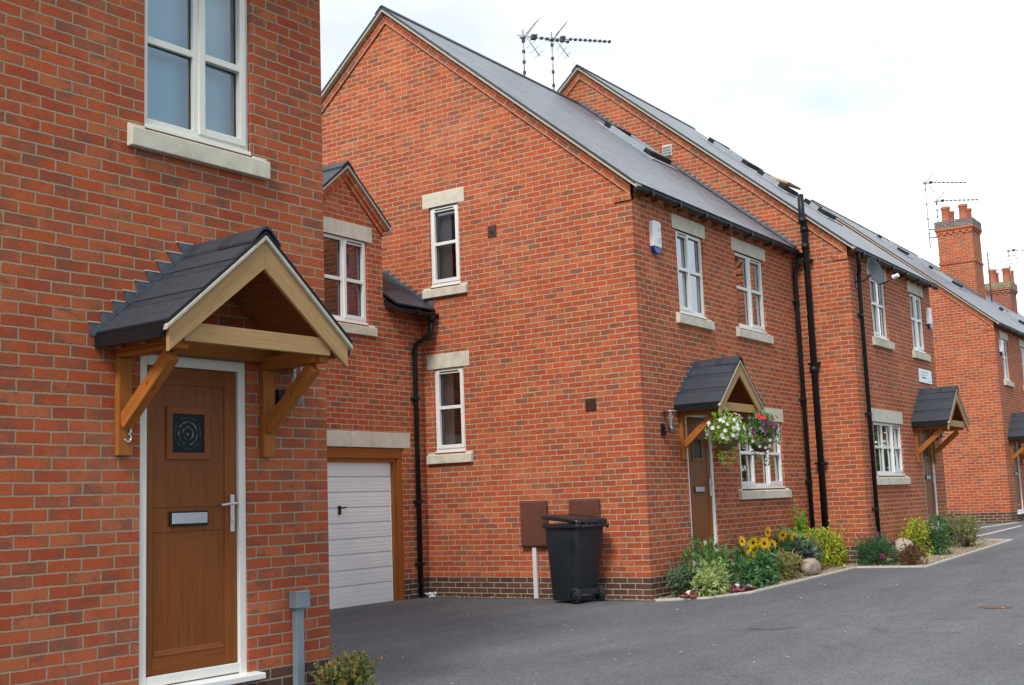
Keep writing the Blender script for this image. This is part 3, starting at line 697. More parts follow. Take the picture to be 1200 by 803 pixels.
    for sg in (-1, 1): stepped_flashing(f, fr, lambda z, g=sg: cu + g * (zr + .03 - z) / sl, zr - .585, zr + .06, sg, w=lambda z: .09 + .085 * (z - zr + .6))
    f.build('flashing', [M['lead'], M['edging']], c)
    return c

def gutter_run(fr, parent, u0, u1, z, d, drop_u=None, z_end=None, r=.055, swan=None):
    g = MB(); seg = 8
    for k in range(seg):          # half-round channel with thickness
        a0, a1 = math.pi + math.pi * k / seg, math.pi + math.pi * (k + 1) / seg
        for rr, fl in ((r, False), (r - .006, True)):
            q = [fr.p(u0, z + rr * math.sin(a0), d + rr * math.cos(a0)), fr.p(u1, z + rr * math.sin(a0), d + rr * math.cos(a0)), fr.p(u1, z + rr * math.sin(a1), d + rr * math.cos(a1)), fr.p(u0, z + rr * math.sin(a1), d + rr * math.cos(a1))]
            g.face(q if fl else q[::-1], None, 0, True)
    for u in (u0, u1):
        g.prism(fr, [(u - .006, z - r * .9), (u + .006, z - r * .9), (u + .006, z + .004), (u - .006, z + .004)], d - r * .9, d + r * .9)
    k = u0 + .35
    while k < u1:
        g.box(fr, k - .02, k + .02, z - r - .012, z + .014, d - r - .008, d + r + .008); k += .85
    o = g.build('gutter', M['gutter'], parent)
    return o
def pipe(parent, pts, r=.034, collars=(), name='downpipe'):
    p = MB(); p.tube(pts, r, 12)
    for c, ax in collars: p.tube([Vector(c) - Vector(ax) * .035, Vector(c) + Vector(ax) * .035], r * 1.25, 12)
    return p.build(name, M['gutter'], parent)
def clips(p, fr, u, d, zs, r=.034):
    for z in zs: p.box(fr, u - r * 1.9, u + r * 1.9, z - .02, z + .02, .0, d + r * 1.15)

def roof_window(parent, x0, x1, y0, y1, ztop, sl, opened=0.0):
    m = MB(); th = math.atan(sl); n = Vector((0, -math.sin(th), math.cos(th)))
    Q = lambda x, y, h: Vector((x, y, ztop + sl * y)) + n * h
    def blk(xa, xb, ya, yb, h0, h1, mi=0, q=Q):
        m.hexa([q(xa, ya, h0), q(xb, ya, h0), q(xb, yb, h0), q(xa, yb, h0), q(xa, ya, h1), q(xb, ya, h1), q(xb, yb, h1), q(xa, yb, h1)], mi)
    blk(x0 - .12, x1 + .12, y0 - .13, y1 + .1, .0, .022, 1)
    e = .07
    blk(x0, x0 + e, y0 + .12, y1 - .12, .0, .10, 1); blk(x1 - e, x1, y0 + .12, y1 - .12, .0, .10, 1); blk(x0, x1, y0, y0 + .12, .0, .105, 0); blk(x0, x1, y1 - .12, y1, .0, .11, 0)
    w = m.build('roof_window', [M['gutter'], M['leadlight']], parent, .004)
    p = MB()
    p.face([Q(x0 + e, y0 + e, .06), Q(x1 - e, y0 + e, .06), Q(x1 - e, y1 - e, .06), Q(x0 + e, y1 - e, .06)]); p.build('pane', M['doorglass'], w)
    if opened:
        s = MB(); ym = (y0 + y1) / 2; c, sn = math.cos(opened), math.sin(opened)
        def T(x, y, h):
            L_ = (y - ym) / math.cos(th); v = Vector((0, math.cos(th), math.sin(th)))
            return Q(x, ym, .1) + v * (L_ * c - h * sn) + n * (-L_ * sn + h * c) * (-1 if False else 1)
        for a in ((x0 + .02, x0 + .09, y0, y1), (x1 - .09, x1 - .02, y0, y1), (x0 + .09, x1 - .09, y0, y0 + .07), (x0 + .09, x1 - .09, y1 - .07, y1)):
            q = [T(a[0], a[2], -.02), T(a[1], a[2], -.02), T(a[1], a[3], -.02), T(a[0], a[3], -.02), T(a[0], a[2], .03), T(a[1], a[2], .03), T(a[1], a[3], .03), T(a[0], a[3], .03)]
            s.hexa(q, 0)
        s.face([T(x0 + .09, y0 + .07, 0), T(x1 - .09, y0 + .07, 0), T(x1 - .09, y1 - .07, 0), T(x0 + .09, y1 - .07, 0)], None, 1)
        s.build('open_sash', [M['pale_timber'], M['glass']], w)

def ridge_piece(mb, xa, xb, y, z, sl):
    th = .02; w = .13
    fr = F((xa, y, 0), (0, -1, 0))       # d runs towards -x
    pr_ = [(-w, z - sl * w + .008), (-.03, z - sl * .03 + .006), (.03, z - sl * .03 + .006), (w, z - sl * w + .008), (w, z - sl * w + .008 + th), (.025, z + .012), (0, z + .02), (-.025, z + .012), (-w, z - sl * w + .008 + th)]
    mb.prism(fr, pr_, xa - xb, 0.0)
def house_shell(root, brick, x0, x1, half, zt0, sl, front_holes, gable_holes=(), zbase=-.45, gable_x=None, ov=.14, verge=(True, False), soffit=True):
    """local frame: front wall on y=0 facing -y, plinth top at z=0; zt0 = slate surface height above y=0"""
    FF = F((0, 0, 0), (1, 0, 0)); FG = F((x0, 0, 0), (0, -1, 0)); FR = F((x1, 0, 0), (0, 1, 0)); FB = F((0, 2 * half, 0), (-1, 0, 0))
    zw = zt0 - .10; za = zw + sl * half
    m = MB()
    wall_panel(m, FF, [(x0, zbase), (x1, zbase), (x1, zw), (x0, zw)], front_holes)
    wall_panel(m, FG, [(-2 * half, zbase), (0, zbase), (0, zw), (-half, za), (-2 * half, zw)], gable_holes)
    wall_panel(m, FR, [(0, zbase), (2 * half, zbase), (2 * half, zw), (half, za), (0, zw)], [])
    wall_panel(m, FB, [(-x1, zbase), (-x0, zbase), (-x0, zw), (-x1, zw)], [])
    m.build('wall', M[brick], root)
    # raking brick corbel bands and pale verge
    ang = math.atan(sl); cb = MB(); vg = MB()
    for on, fr, sg in ((verge[0], FG, -1), (verge[1], FR, 1)):
        if not on: continue
        top = zt0 - .045
        for side in (0, 1):
            ya, yb = (-.0, half) if side == 0 else (half, 2 * half)
            ua, ub = (sg * ya, sg * yb)
            za_, zb_ = (top, top + sl * half) if side == 0 else (top + sl * half, top)
            bw = .16 / math.cos(ang)
            poly = [(ua, za_), (ub, zb_), (ub, zb_ - bw), (ua, za_ - bw)]
            if (ub - ua) > 0: poly = poly[::-1]
            i = len(cb.f); cb.prism(fr, poly, -.05, .03)
            # brick courses run along the rake
            o = Vector((ua, za_)); dr = (Vector((ub, zb_)) - o).normalized(); nr = Vector((-dr.y, dr.x))
            if nr.y < 0: nr = -nr
            uvp = [((Vector(q) - o).dot(dr), (Vector(q) - o).dot(nr) + .75) for q in poly]
            cb.uv[i] = uvp
            for kk in range(2, 6): cb.uv[i + kk] = [(a + .1, .45 + b) for a, b in cb.uv[i + kk]]
            ve = .105
            yo = -ov if side == 0 else 0; yp = ov if side == 1 else 0
            A, B = (sg * (ya + yo), zt0 + sl * (yo) if side == 0 else zt0 + sl * half), (sg * (yb + yp), zt0 + sl * half if side == 0 else zt0 - sl * yp)
            vp = [(A[0], A[1] - .022), (B[0], B[1] - .022), (B[0], B[1] - .078), (A[0], A[1] - .078)]
            if (B[0] - A[0]) > 0: vp = vp[::-1]
            vg.prism(fr, vp, -.05, ve)
        # kneeler block at the foot of the rake
        cb.box(fr, *sorted((sg * 0.0, sg * .26)), zt0 - .32, zt0 - .20, -.05, .027)
        for q in range(6): cb.uv[len(cb.f) - 6 + q] = [(a + .1, .45 + b) for a, b in cb.uv[len(cb.f) - 6 + q]]
    if cb.f: cb.build('verge_corbel', M[brick], root); vg.build('verge', M['verge'], root)
    rf = MB(); vx0 = x0 - (.115 if verge[0] else -.004); vx1 = x1 + (.115 if verge[1] else -.004)
    zr = zt0 + sl * half
    rf.slab((vx0, -ov, zt0 - sl * ov), (vx1, -ov, zt0 - sl * ov), (vx1, half, zr), (vx0, half, zr), .03)
    rf.slab((vx1, 2 * half + ov, zt0 - sl * ov), (vx0, 2 * half + ov, zt0 - sl * ov), (vx0, half, zr), (vx1, half, zr), .03)
    ro = rf.build('roof', M['slate'], root)
    rd = MB(); k = vx0
    while k < vx1 - .01:
        e = min(k + .45, vx1); ridge_piece(rd, k, e, half, zr, sl); k += .45
    rd.build('ridge_tile', M['slatedark'], ro)
    gutter_run(FF, root, vx0 + .02, vx1 - .01, zt0 - sl * ov - .07, ov + .005)
    k = x0 + .2
    while k < x1 - .1:
        rt = MB(); rt.hexa([Vector((k - .03, -ov + .06, zt0 - sl * ov - .13)), Vector((k + .03, -ov + .06, zt0 - sl * ov - .13)), Vector((k + .03, .0, zt0 - .25)), Vector((k - .03, .0, zt0 - .25)),
                 Vector((k - .03, -ov + .06, zt0 - sl * ov - .0)), Vector((k + .03, -ov + .06, zt0 - sl * ov - .0)), Vector((k + .03, .0, zt0 - .04)), Vector((k - .03, .0, zt0 - .04))]); rt.build('rafter_foot', M['soffit'], root); k += .4
    return FF, FG, FR, ro

# ------------------------------------------------------------------ house A (nearest)
A_LOC = (-7.4187, -1.2883, -.036); A_ROT = R(-2.605)
HA = thing('brick_house', 'nearest red brick house, its golden oak door beside a grey conduit box', 'house', A_LOC, A_ROT, 'brick houses along the drive')
AW = (-1.608, -.70, 3.57, 4.87); AD = (-1.63, -.762, -.012, 2.092)
FA, FAG, FAR, _ = house_shell(HA, 'brickA', -7.2, 0.0, 4.2, 5.32, .839, [AW, AD], verge=(False, True))
window(FA, HA, *AW, ['f', 's'], .475, (-1.72, -.59, .21), mat='upvc', glass='glassA', curtain='Fb')
door(FA, HA, *AD)
canopy(FA, HA, -1.185, 2.835, number=True)

# ------------------------------------------------------------------ house B (middle, gable to camera)
HB = thing('brick_house', 'middle red brick house with tall gable facing the drive, hanging baskets at its porch canopy', 'house', (0, 0, 0), 0, 'brick houses along the drive')
BW = [(1.29, 2.20, 3.60, 4.838), (3.36, 4.50, 3.60, 4.838), (3.08, 4.84, 1.09, 2.18)]; BD = (1.265, 2.13, .03, 2.21)
BG = [(-3.455, -2.90, 4.245, 5.485), (-3.455, -2.90, 1.775, 3.03)]
FB_, FBG, _, RB = house_shell(HB, 'brickB', 0.0, 5.9, 4.2, 5.335, .839, BW + [BD], BG)
window(FB_, HB, *BW[0], ['s', 'f'], .53, (1.185, 2.285, .21), curtain='Fg')
window(FB_, HB, *BW[1], ['f', 's'], .53, (3.25, 4.62, .21), curtain='R')
window(FB_, HB, *BW[2], ['s', 'f', 's'], .5, (2.96, 4.95, .21), curtain='Lg', cw=.09)
window(FBG, HB, *BG[0], ['s'], .52, (-3.575, -2.79, .222), curtain='Lg', cw=.5)
window(FBG, HB, *BG[1], ['s'], .52, (-3.575, -2.79, .222), curtain='Lc', cw=.42)
door(FB_, HB, *BD, frame='white')
canopy(FB_, HB, 1.70, 2.925, number=False)
roof_window(HB, 4.62, 5.42, 2.05, 2.95, 5.335, .839)
g = MB(); clips(g, FB_, 5.80, .05, (4.3, 2.6, 1.2)); 
g.tube([(5.80, -.145, 5.10), (5.80, -.145, 4.98), (5.80, -.075, 4.86), (5.80, -.06, 4.78), (5.80, -.06, -.2)], .036, 12); g.build('downpipe', M['gutter'], HB)

# ------------------------------------------------------------------ house C
HC = thing('brick_house', 'red brick house stepping forward beyond the flower bed, satellite dish under its eaves', 'house', (5.9, -.977, .10), 0, 'brick houses along the drive')
cx = lambda X: X - 5.9
CW = [(1.12, 2.02, 3.59, 4.72), (3.58, 4.44, 3.56, 4.72), (.70, 2.34, 1.14, 2.09)]; CD = (3.58, 4.42, .10, 2.14)
FC, FCG, _, RC = house_shell(HC, 'brickC', 0.0, 5.05, 5.10, 5.17, .848, CW + [CD])
window(FC, HC, *CW[0], ['s', 'f'], .55, (1.0, 2.12, .21), curtain='Fc')
window(FC, HC, *CW[1], ['f', 's'], .55, (3.48, 4.55, .21), curtain='Fg')
window(FC, HC, *CW[2], ['f', 'f', 's'], .52, (.58, 2.45, .225), curtain='Rp', cw=.06)
door(FC, HC, *CD, frame='white')
canopy(FC, HC, 3.78, 2.80, number=False)
roof_window(HC, 3.1, 3.9, 3.0, 3.85, 5.17, .848)
roof_window(HC, 3.0, 3.75, 2.2, 2.75, 5.17, .848, opened=R(13))
roof_window(HC, 3.4, 4.1, 1.55, 1.95, 5.17, .848)
g = MB(); clips(g, FC, .33, .05, (3.9, 2.2, .6))
g.tube([(.10, -.145, 4.93), (.10, -.145, 4.84), (.30, -.09, 4.70), (.33, -.06, 4.60), (.33, -.06, -.3)], .036, 12); g.build('downpipe', M['gutter'], HC)
g = MB(); sy = .70                                     # soil stack on the gable
clips(g, FCG, -sy, .07, (4.9, 3.1, 1.4), .05)
g.tube([(-.16, sy, 6.06), (-.16, sy, 5.62), (-.085, sy, 5.50), (-.085, sy, -.35)], .055, 14)
for z in (5.60, 5.46, 5.15, 3.0): g.tube([(-.16 if z > 5.55 else -.09, sy, z - .05), (-.16 if z > 5.55 else -.09, sy, z + .05)], .068, 14)
g.build('soil_stack', M['gutter'], HC)
# lead steps where B's roof meets C's gable
f = MB(); FCw = F((0, 0, 0), (0, -1, 0))
zB = lambda Y: 5.335 + .839 * Y + .02
stepped_flashing(f, FCw, lambda z: -((z + .10 - zB(0)) / .839 + .977), 5.27, 8.72, 1, w=.13, d=.004)
f.build('flashing', [M['lead'], M['edging']], HC)
f = MB(); f.slab((-.16, .977 - .10, zB(-.1) - .1 + .012), (-.003, .977 - .10, zB(-.1) - .1 + .012), (-.003, .977 + 4.15, zB(4.15) - .1 + .012), (-.16, .977 + 4.15, zB(4.15) - .1 + .012), .01)
f.build('soaker', M['lead'], HC)

# ------------------------------------------------------------------ house D and the old house beyond
HD = thing('brick_house', 'orange brick house end-on beyond the gap, with blank gable and tall chimney stack', 'house', (19.5, -.39, .31), 0, 'brick houses along the drive')
DW = [(.72, 1.50, 3.52, 4.66), (3.22, 4.02, 3.52, 4.66)]; DD = (.82, 1.66, -.05, 2.05)
FD, FDG, _, RD = house_shell(HD, 'brickD', 0.0, 10.5, 4.69, 5.15, .86, DW + [DD])
window(FD, HD, *DW[0], ['s', 'f'], .55, (.62, 1.60, .21), curtain='Fg')
window(FD, HD, *DW[1], ['f', 's'], .55, (3.12, 4.14, .21), curtain='F')
door(FD, HD, *DD, frame='white')
canopy(FD, HD, 1.24, 2.62)
roof_window(HD, 3.6, 4.4, 3.3, 4.0, 5.15, .86); roof_window(HD, 5.5, 6.3, 2.2, 3.0, 5.15, .86); roof_window(HD, 9.0, 9.7, 1.0, 1.7, 5.15, .86)

def brick_box(mb, x0, x1, y0, y1, z0, z1, mi=0):
    for fr, a, b in ((F((0, y0, 0), (1, 0, 0)), x0, x1), (F((x1, 0, 0), (0, 1, 0)), y0, y1), (F((0, y1, 0), (-1, 0, 0)), -x1, -x0), (F((x0, 0, 0), (0, -1, 0)), -y1, -y0)):
        mb.face([fr.p(a, z0), fr.p(b, z0), fr.p(b, z1), fr.p(a, z1)], [(a + .03, z0), (b + .03, z0), (b + .03, z1), (a + .03, z1)], mi)
    mb.face([(x0, y0, z1), (x1, y0, z1), (x1, y1, z1), (x0, y1, z1)], [(x0, y0), (x1, y0), (x1, y1), (x0, y1)], mi)
    mb.face([(x0, y1, z0), (x1, y1, z0), (x1, y0, z0), (x0, y0, z0)], [(x0, y1), (x1, y1), (x1, y0), (x0, y0)], mi)
def chimney(parent, x0, x1, y0, y1, z0, z1, pots, body, cap, band=True):
    m = MB(); brick_box(m, x0, x1, y0, y1, z0, z1 - .42)
    if band: brick_box(m, x0 - .03, x1 + .03, y0 - .03, y1 + .03, z1 - 1.55, z1 - 1.47)
    brick_box(m, x0 - .035, x1 + .035, y0 - .035, y1 + .035, z1 - .42, z1 - .34); brick_box(m, x0 - .07, x1 + .07, y0 - .07, y1 + .07, z1 - .34, z1 - .26)
    k = y0
    while k < y1 - .05: m.box(F((x0, 0, 0), (0, -1, 0)), -k - .11, -k, z1 - .50, z1 - .42, -.01, .035); k += .22
    c = m.build('chimney', M[body], parent)
    m = MB(); brick_box(m, x0 - .06, x1 + .06, y0 - .06, y1 + .06, z1 - .258, z1); m.build('chimney_cap', M[cap], c)
    for px, py, r, h in pots:
        p = MB(); p.lathe((px, py, z1), [(.0, 0), (r, 0), (r * .92, h * .12), (r * .86, h * .8), (r * 1.02, h * .86), (r * 1.02, h), (r * .8, h), (r * .78, h * .3), (0, h * .3)], 16); p.build('chimney_pot', M['terracotta'], c)
    return c
# chimney 1 stands on D's roof towards the far end (local coords)
chimney(HD, 9.50, 10.70, 2.42, 3.60, 6.7, 10.02, [(9.80, 3.32, .16, .56), (10.35, 3.30, .15, .50), (9.80, 2.72, .16, .56), (10.35, 2.70, .15, .50)], 'brickD', 'engblue')
HE = thing('brick_house', 'old dark red brick house behind the tall chimney, with a lichen-topped stack', 'house', (30.05, -.39, .35), 0, 'brick houses along the drive')
FE_, FEG, _, RE = house_shell(HE, 'brickO', 0.75, 12.0, 4.69, 5.08, .86, [], verge=(False, False))
M['lichen'] = plain('lichen_brick', (.26, .22, .12), .95, .35, 9, .004, dirt=((.12, .12, .11), .6))
chimney(HE, 7.95, 9.2, 3.12, 4.02, 6.6, 9.02, [(8.25, 3.80, .17, .60), (8.8, 3.8, .15, .55), (8.25, 3.25, .17, .60), (8.8, 3.2, .15, .55)], 'brickO', 'lichen')
f = MB(); stepped_flashing(f, F((9.49, 0, 0), (0, -1, 0)), lambda z: -((z - 5.15 - .02) / .86), 7.25, 8.2, 1, w=.14, d=.004); f.build('flashing', [M['lead'], M['edging']], HD)

# ------------------------------------------------------------------ garage wing between A and B
GW = thing('garage', 'recessed brick garage wing with white door and gabled dormer window above it', 'garage', (0, 3.66, 0), 0)
FGW = F((0, 0, 0), (1, 0, 0))
gx0, gx1 = -6.9, -.004
gd = (-3.00, -.505, -.34, 1.865); gw_ = (-2.17, -1.195, 3.58, 4.80); zt = 3.92 + .7 * .29   # slate height above the wall face
zw = zt - .09
dl, dr, apx, apz, dsl = -2.46, -.868, -1.664, 5.86, .84
m = MB()
outl = [(gx0, -.5), (gx1, -.5), (gx1, zw), (dr, zw), (dr, apz - .1 - dsl * (dr - apx)), (apx, apz - .1), (dl, apz - .1 - dsl * (apx - dl)), (dl, zw), (gx0, zw)]
wall_panel(m, FGW, outl, [gd, gw_])
hf, gsl = 2.9, .7; zrg = zt + gsl * hf
for xx, s_ in ((gx0, -1), (gx1, 1)):
    pass
FGB = F((0, 2 * hf, 0), (-1, 0, 0)); wall_panel(m, FGB, [(-gx1, -.5), (-gx0, -.5), (-gx0, zw), (-gx1, zw)], [])
wall_panel(m, F((gx0, 0, 0), (0, -1, 0)), [(-2 * hf, -.5), (0, -.5), (0, zw), (-hf, zrg - .09), (-2 * hf, zw)], [])
for xx in (dr, dl):          # dormer cheeks
    fr = F((xx, 0, 0), (0, 1, 0)) if xx == dr else F((xx, 0, 0), (0, -1, 0)); s_ = 1 if xx == dr else -1
    zt_ = apz - .1 - dsl * abs(xx - apx); yb = (zt_ - zw) / gsl
    pts = [(0, zw), (s_ * yb, zt_), (0, zt_)]
    wall_panel(m, fr, pts if s_ > 0 else pts[::-1], [])
m.build('wall', M['brickB'], GW)
r = MB()
def gtop(y): return zt + gsl * y
ymid = (apz - dsl * (dr - apx) - zt) / gsl - .06
for xa_, xb_, y_ in ((gx0, dl, -.29), (dl, dr, ymid), (dr, gx1, -.29)):
    r.slab((xa_, y_, gtop(y_)), (xb_, y_, gtop(y_)), (xb_, hf, zrg), (xa_, hf, zrg), .03)
r.slab((gx1, 2 * hf + .29, gtop(-.29)), (gx0, 2 * hf + .29, gtop(-.29)), (gx0, hf, zrg), (gx1, hf, zrg), .03)
# the main slope is cut by the dormer: the dormer stands in front of it, its own roof runs back into the slope
yend = (apz - zt) / gsl
dv = .09
for sg in (-1, 1):
    e = (dr - apx) + .12; ze = apz - dsl * e; ye = max(0.0, (ze - zt) / gsl)
    q = [(apx + sg * e, -dv, ze), (apx + sg * e, ye + .1, ze), (apx, yend + .1, apz), (apx, -dv, apz)]
    r.slab(*(q if sg > 0 else q[::-1][-1:] + q[::-1][:-1] if False else ([q[1], q[0], q[3], q[2]])), .03)
ro = r.build('roof', M['slatedark'], GW)
rd = MB(); fr_ = F((0, 0, 0), (1, 0, 0))
rd.prism(fr_, [(apx - .12, apz - .12 * dsl + .006), (apx, apz), (apx + .12, apz - .12 * dsl + .006), (apx + .12, apz - .12 * dsl + .026), (apx, apz + .03), (apx - .12, apz - .12 * dsl + .026)], -yend, dv); rd.build('ridge_tile', M['slatedark'], ro)
v = MB(); cb = MB()
for sg in (-1, 1):
    e = (dr - apx) + .115
    v.prism(FGW, [(apx, apz - .024), (apx + sg * e, apz - .024 - dsl * e), (apx + sg * e, apz - .075 - dsl * e), (apx, apz - .075)][::-sg], -.02, dv - .004)
    for j, (o0, o1, pr) in enumerate(((.078, .165, .05), (.166, .255, .026))):
        e2 = (dr - apx) + .035 - .03 * j
        i = len(cb.f); cb.prism(FGW, [(apx, apz - o0), (apx + sg * e2, apz - o0 - dsl * e2), (apx + sg * e2, apz - o1 - dsl * e2), (apx, apz - o1)][::-sg], -.02, pr)
        for q in range(6): cb.uv[i + q] = [(a + .1, .38 + (b % .06)) for a, b in cb.uv[i + q]]
v.build('verge', M['verge'], GW); cb.build('verge_corbel', M['brickB'], GW)
f = MB(); FX0 = F((0, -3.66, 0), (0, -1, 0))
stepped_flashing(f, F((-.002, 0, 0), (0, -1, 0)), lambda z: -((z - zt - .02) / gsl), 4.0, 4.66, 1, w=.13, d=.002)
f.build('flashing', [M['lead'], M['edging']], GW)
gutter_run(FGW, GW, dr + .03, -.02, gtop(-.29) - .075, .30)
sf = MB(); sf.hexa([FGW.p(dr + .02, gtop(-.29) - .12, .26), FGW.p(-.01, gtop(-.29) - .12, .26), FGW.p(-.01, zw - .11, 0), FGW.p(dr + .02, zw - .11, 0), FGW.p(dr + .02, gtop(-.29) - .05, .26), FGW.p(-.01, gtop(-.29) - .05, .26), FGW.p(-.01, zw - .02, 0), FGW.p(dr + .02, zw - .02, 0)]); sf.build('soffit', M['gutter'], GW)
g = MB(); pu = -.235
clips(g, FGW, pu, .05, (2.6, 1.1, .2))
ze = gtop(-.29) - .1
g.tube([FGW.p(-.13, ze, .30), FGW.p(-.13, ze - .26, .28), FGW.p(-.14, ze - .32, .24), FGW.p(pu, ze - .42, .09), FGW.p(pu, ze - .50, .055), FGW.p(pu, -.27, .055)], .038, 12)
g.tube([FGW.p(-.13, ze + .04, .30), FGW.p(-.13, ze - .10, .30)], .052, 12)
g.build('downpipe', M['gutter'], GW)
window(FGW, GW, *gw_, ['f', 's'], .49, (-2.30, -1.085, .22), curtain='Rp', cw=.48)
# timber door surround, sectional steel door
s = MB(); s.box(FGW, gd[0], gd[1], gd[3] - .15, gd[3], -.10, -.02); s.box(FGW, gd[0] + .02, gd[1] - .02, gd[3] - .20, gd[3] - .15, -.12, -.05)
for a, b in ((gd[0], gd[0] + .10), (gd[1] - .10, gd[1])): s.box(FGW, a, b, gd[2], gd[3] - .151, -.10, -.022)
for a, b in ((gd[0] + .10, gd[0] + .165), (gd[1] - .165, gd[1] - .10)): s.box(FGW, a, b, gd[2], gd[3] - .20, -.12, -.05)
s.build('garage_door_frame', M['timberdark'], GW, .004)
l = MB(); l.box(FGW, gd[0] - .14, -2.62, 1.867, 2.085, -.09, .003); l.box(FGW, -2.616, -1.622, 1.867, 2.085, -.09, .003); l.box(FGW, -1.618, -.335, 1.867, 2.085, -.09, .003); l.build('lintel', M['stone'], GW, .004)
d = MB(); a, b, lo, hi = gd[0] + .17, gd[1] - .17, gd[2] + .035, gd[3] - .20
n = 9; hh = (hi - lo) / (n + .35); z = lo
hs_ = [hh * 1.35] + [hh] * (n - 1)
for k, h in enumerate(hs_):
    d.box(FGW, a, b, z + .015, z + h, -.16, -.112); d.box(FGW, a + .004, b - .004, z, z + .015, -.16, -.142)
    for j in range(1, 4): d.box(FGW, a + .03, b - .03, z + .012 + (h - .012) * j / 4 - .003, z + .012 + (h - .012) * j / 4 + .003, -.114, -.109)
    z += h
d.box(FGW, b, b + .012, lo, hi, -.15, -.105); d.box(FGW, a - .012, a, lo, hi, -.15, -.105)
gdo = d.build('garage_door', M['garage'], GW, .003)
h = MB(); hu, hz = -1.76, 1.02
h.box(FGW, hu - .018, hu + .018, hz - .07, hz + .05, -.112, -.085); h.tube([FGW.p(hu, hz + .02, -.09), FGW.p(hu, hz + .02, -.06), FGW.p(hu + .075, hz + .025, -.055)], .012, 8); h.build('handle', M['gutter'], gdo, .003)
s = MB(); s.box(FGW, a - .01, b + .01, gd[2] - .02, gd[2] + .012, -.10, .03); s.build('threshold', M['edging'], GW, .004)

# ------------------------------------------------------------------ fixtures on the walls
FBw = F((0, 0, 0), (1, 0, 0)); FBg = F((0, 0, 0), (0, -1, 0)); FCw_ = F((0, -.977, 0), (1, 0, 0)); FDw = F((19.5, -.39, 0), (1, 0, 0))
FAw = F(A_LOC[:2] + (0,), (math.cos(A_ROT), math.sin(A_ROT), 0))
def meter(y0, y1, z0, z1, label, cond=None):
    t = thing('meter_box', label, 'meter box', (0, (y0 + y1) / 2, z0), 0, 'brown meter boxes on the gable')
    fr = F((0, -(y0 + y1) / 2, 0), (0, -1, 0)); fr = F((0, 0, 0), (0, -1, 0)); fr.o = Vector((0, 0, 0)); w = (y1 - y0) / 2; h = z1 - z0
    m = MB(); m.box(fr, -w, w, 0, h, .0, .055); m.build('back_box', M['meter'], t, .01)
    m = MB(); m.hexa([fr.p(-w - .012, -.012, .055), fr.p(w + .012, -.012, .055), fr.p(w + .012, -.012, .052), fr.p(-w - .012, -.012, .052), fr.p(-w - .012, h + .012, .055), fr.p(w + .012, h + .012, .055), fr.p(w + .012, h + .012, .052), fr.p(-w - .012, h + .012, .052)])
    m.hexa([fr.p(-w + .01, .012, .075), fr.p(w - .01, .012, .075), fr.p(w, 0, .055), fr.p(-w, 0, .055), fr.p(-w + .01, h - .012, .075), fr.p(w - .01, h - .012, .075), fr.p(w, h, .055), fr.p(-w, h, .055)])
    m.build('door', M['meter'], t, .006)
    m = MB(); m.box(fr, w - .035, w - .02, h * .5 - .02, h * .5 + .02, .074, .08); m.build('lock', M['gutter'], t)
    if cond:
        c = MB(); cu_ = cond; c.box(fr, cu_ - .032, cu_ + .032, -z0 - .285, 0, .004, .05); c.build('conduit', M['conduit'], t, .006)
meter(1.53, 1.945, .42, 1.03, 'brown meter box on a white conduit leg beside the wheelie bin', cond=-.02)
meter(.70, 1.15, .42, 1.03, 'brown meter box half hidden behind the wheelie bin')

def alarm(fr, u, z, label, h=.36, w=.24):
    t = thing('alarm_box', label, 'alarm box', fr.p(u, z), 0, 'burglar alarm boxes'); f2 = F((0, 0, 0), fr.t)
    b = MB(); b.prism(f2, [(-w / 2, -h * .3), (w / 2, -h * .3), (w / 2, h * .46), (w * .35, h * .5), (-w * .35, h * .5), (-w / 2, h * .46)], .0, .07); b.build('case', M['alarmwhite'], t, .012)
    b = MB(); b.prism(f2, [(-w * .5, -h * .305), (-w * .34, -h * .44), (-w * .12, -h * .5), (w * .12, -h * .5), (w * .34, -h * .44), (w * .5, -h * .305)], .002, .062); b.build('strobe_lens', M['alarmblue'], t, .008)
    b = MB()
    for k in range(3): b.box(f2, .0, w * .4, -.02 - k * .03, -.012 - k * .03, .0695, .0712)
    for k in range(2): b.box(f2, .02, w * .38, .09 + k * .03, .10 + k * .03, .0695, .0712)
    b.build('printed_lines', M['print'], t)
alarm(FBw, .58, 4.58, 'white alarm box with blue lens high on the wall by the middle gable corner', .46, .24)
alarm(FCw_, 10.66, 4.42, 'white alarm box at the far end of the dish house under its eaves', .42, .2)
alarm(FDw, .50, 4.70, 'small white alarm box beside the first window of the farthest front', .42, .2)

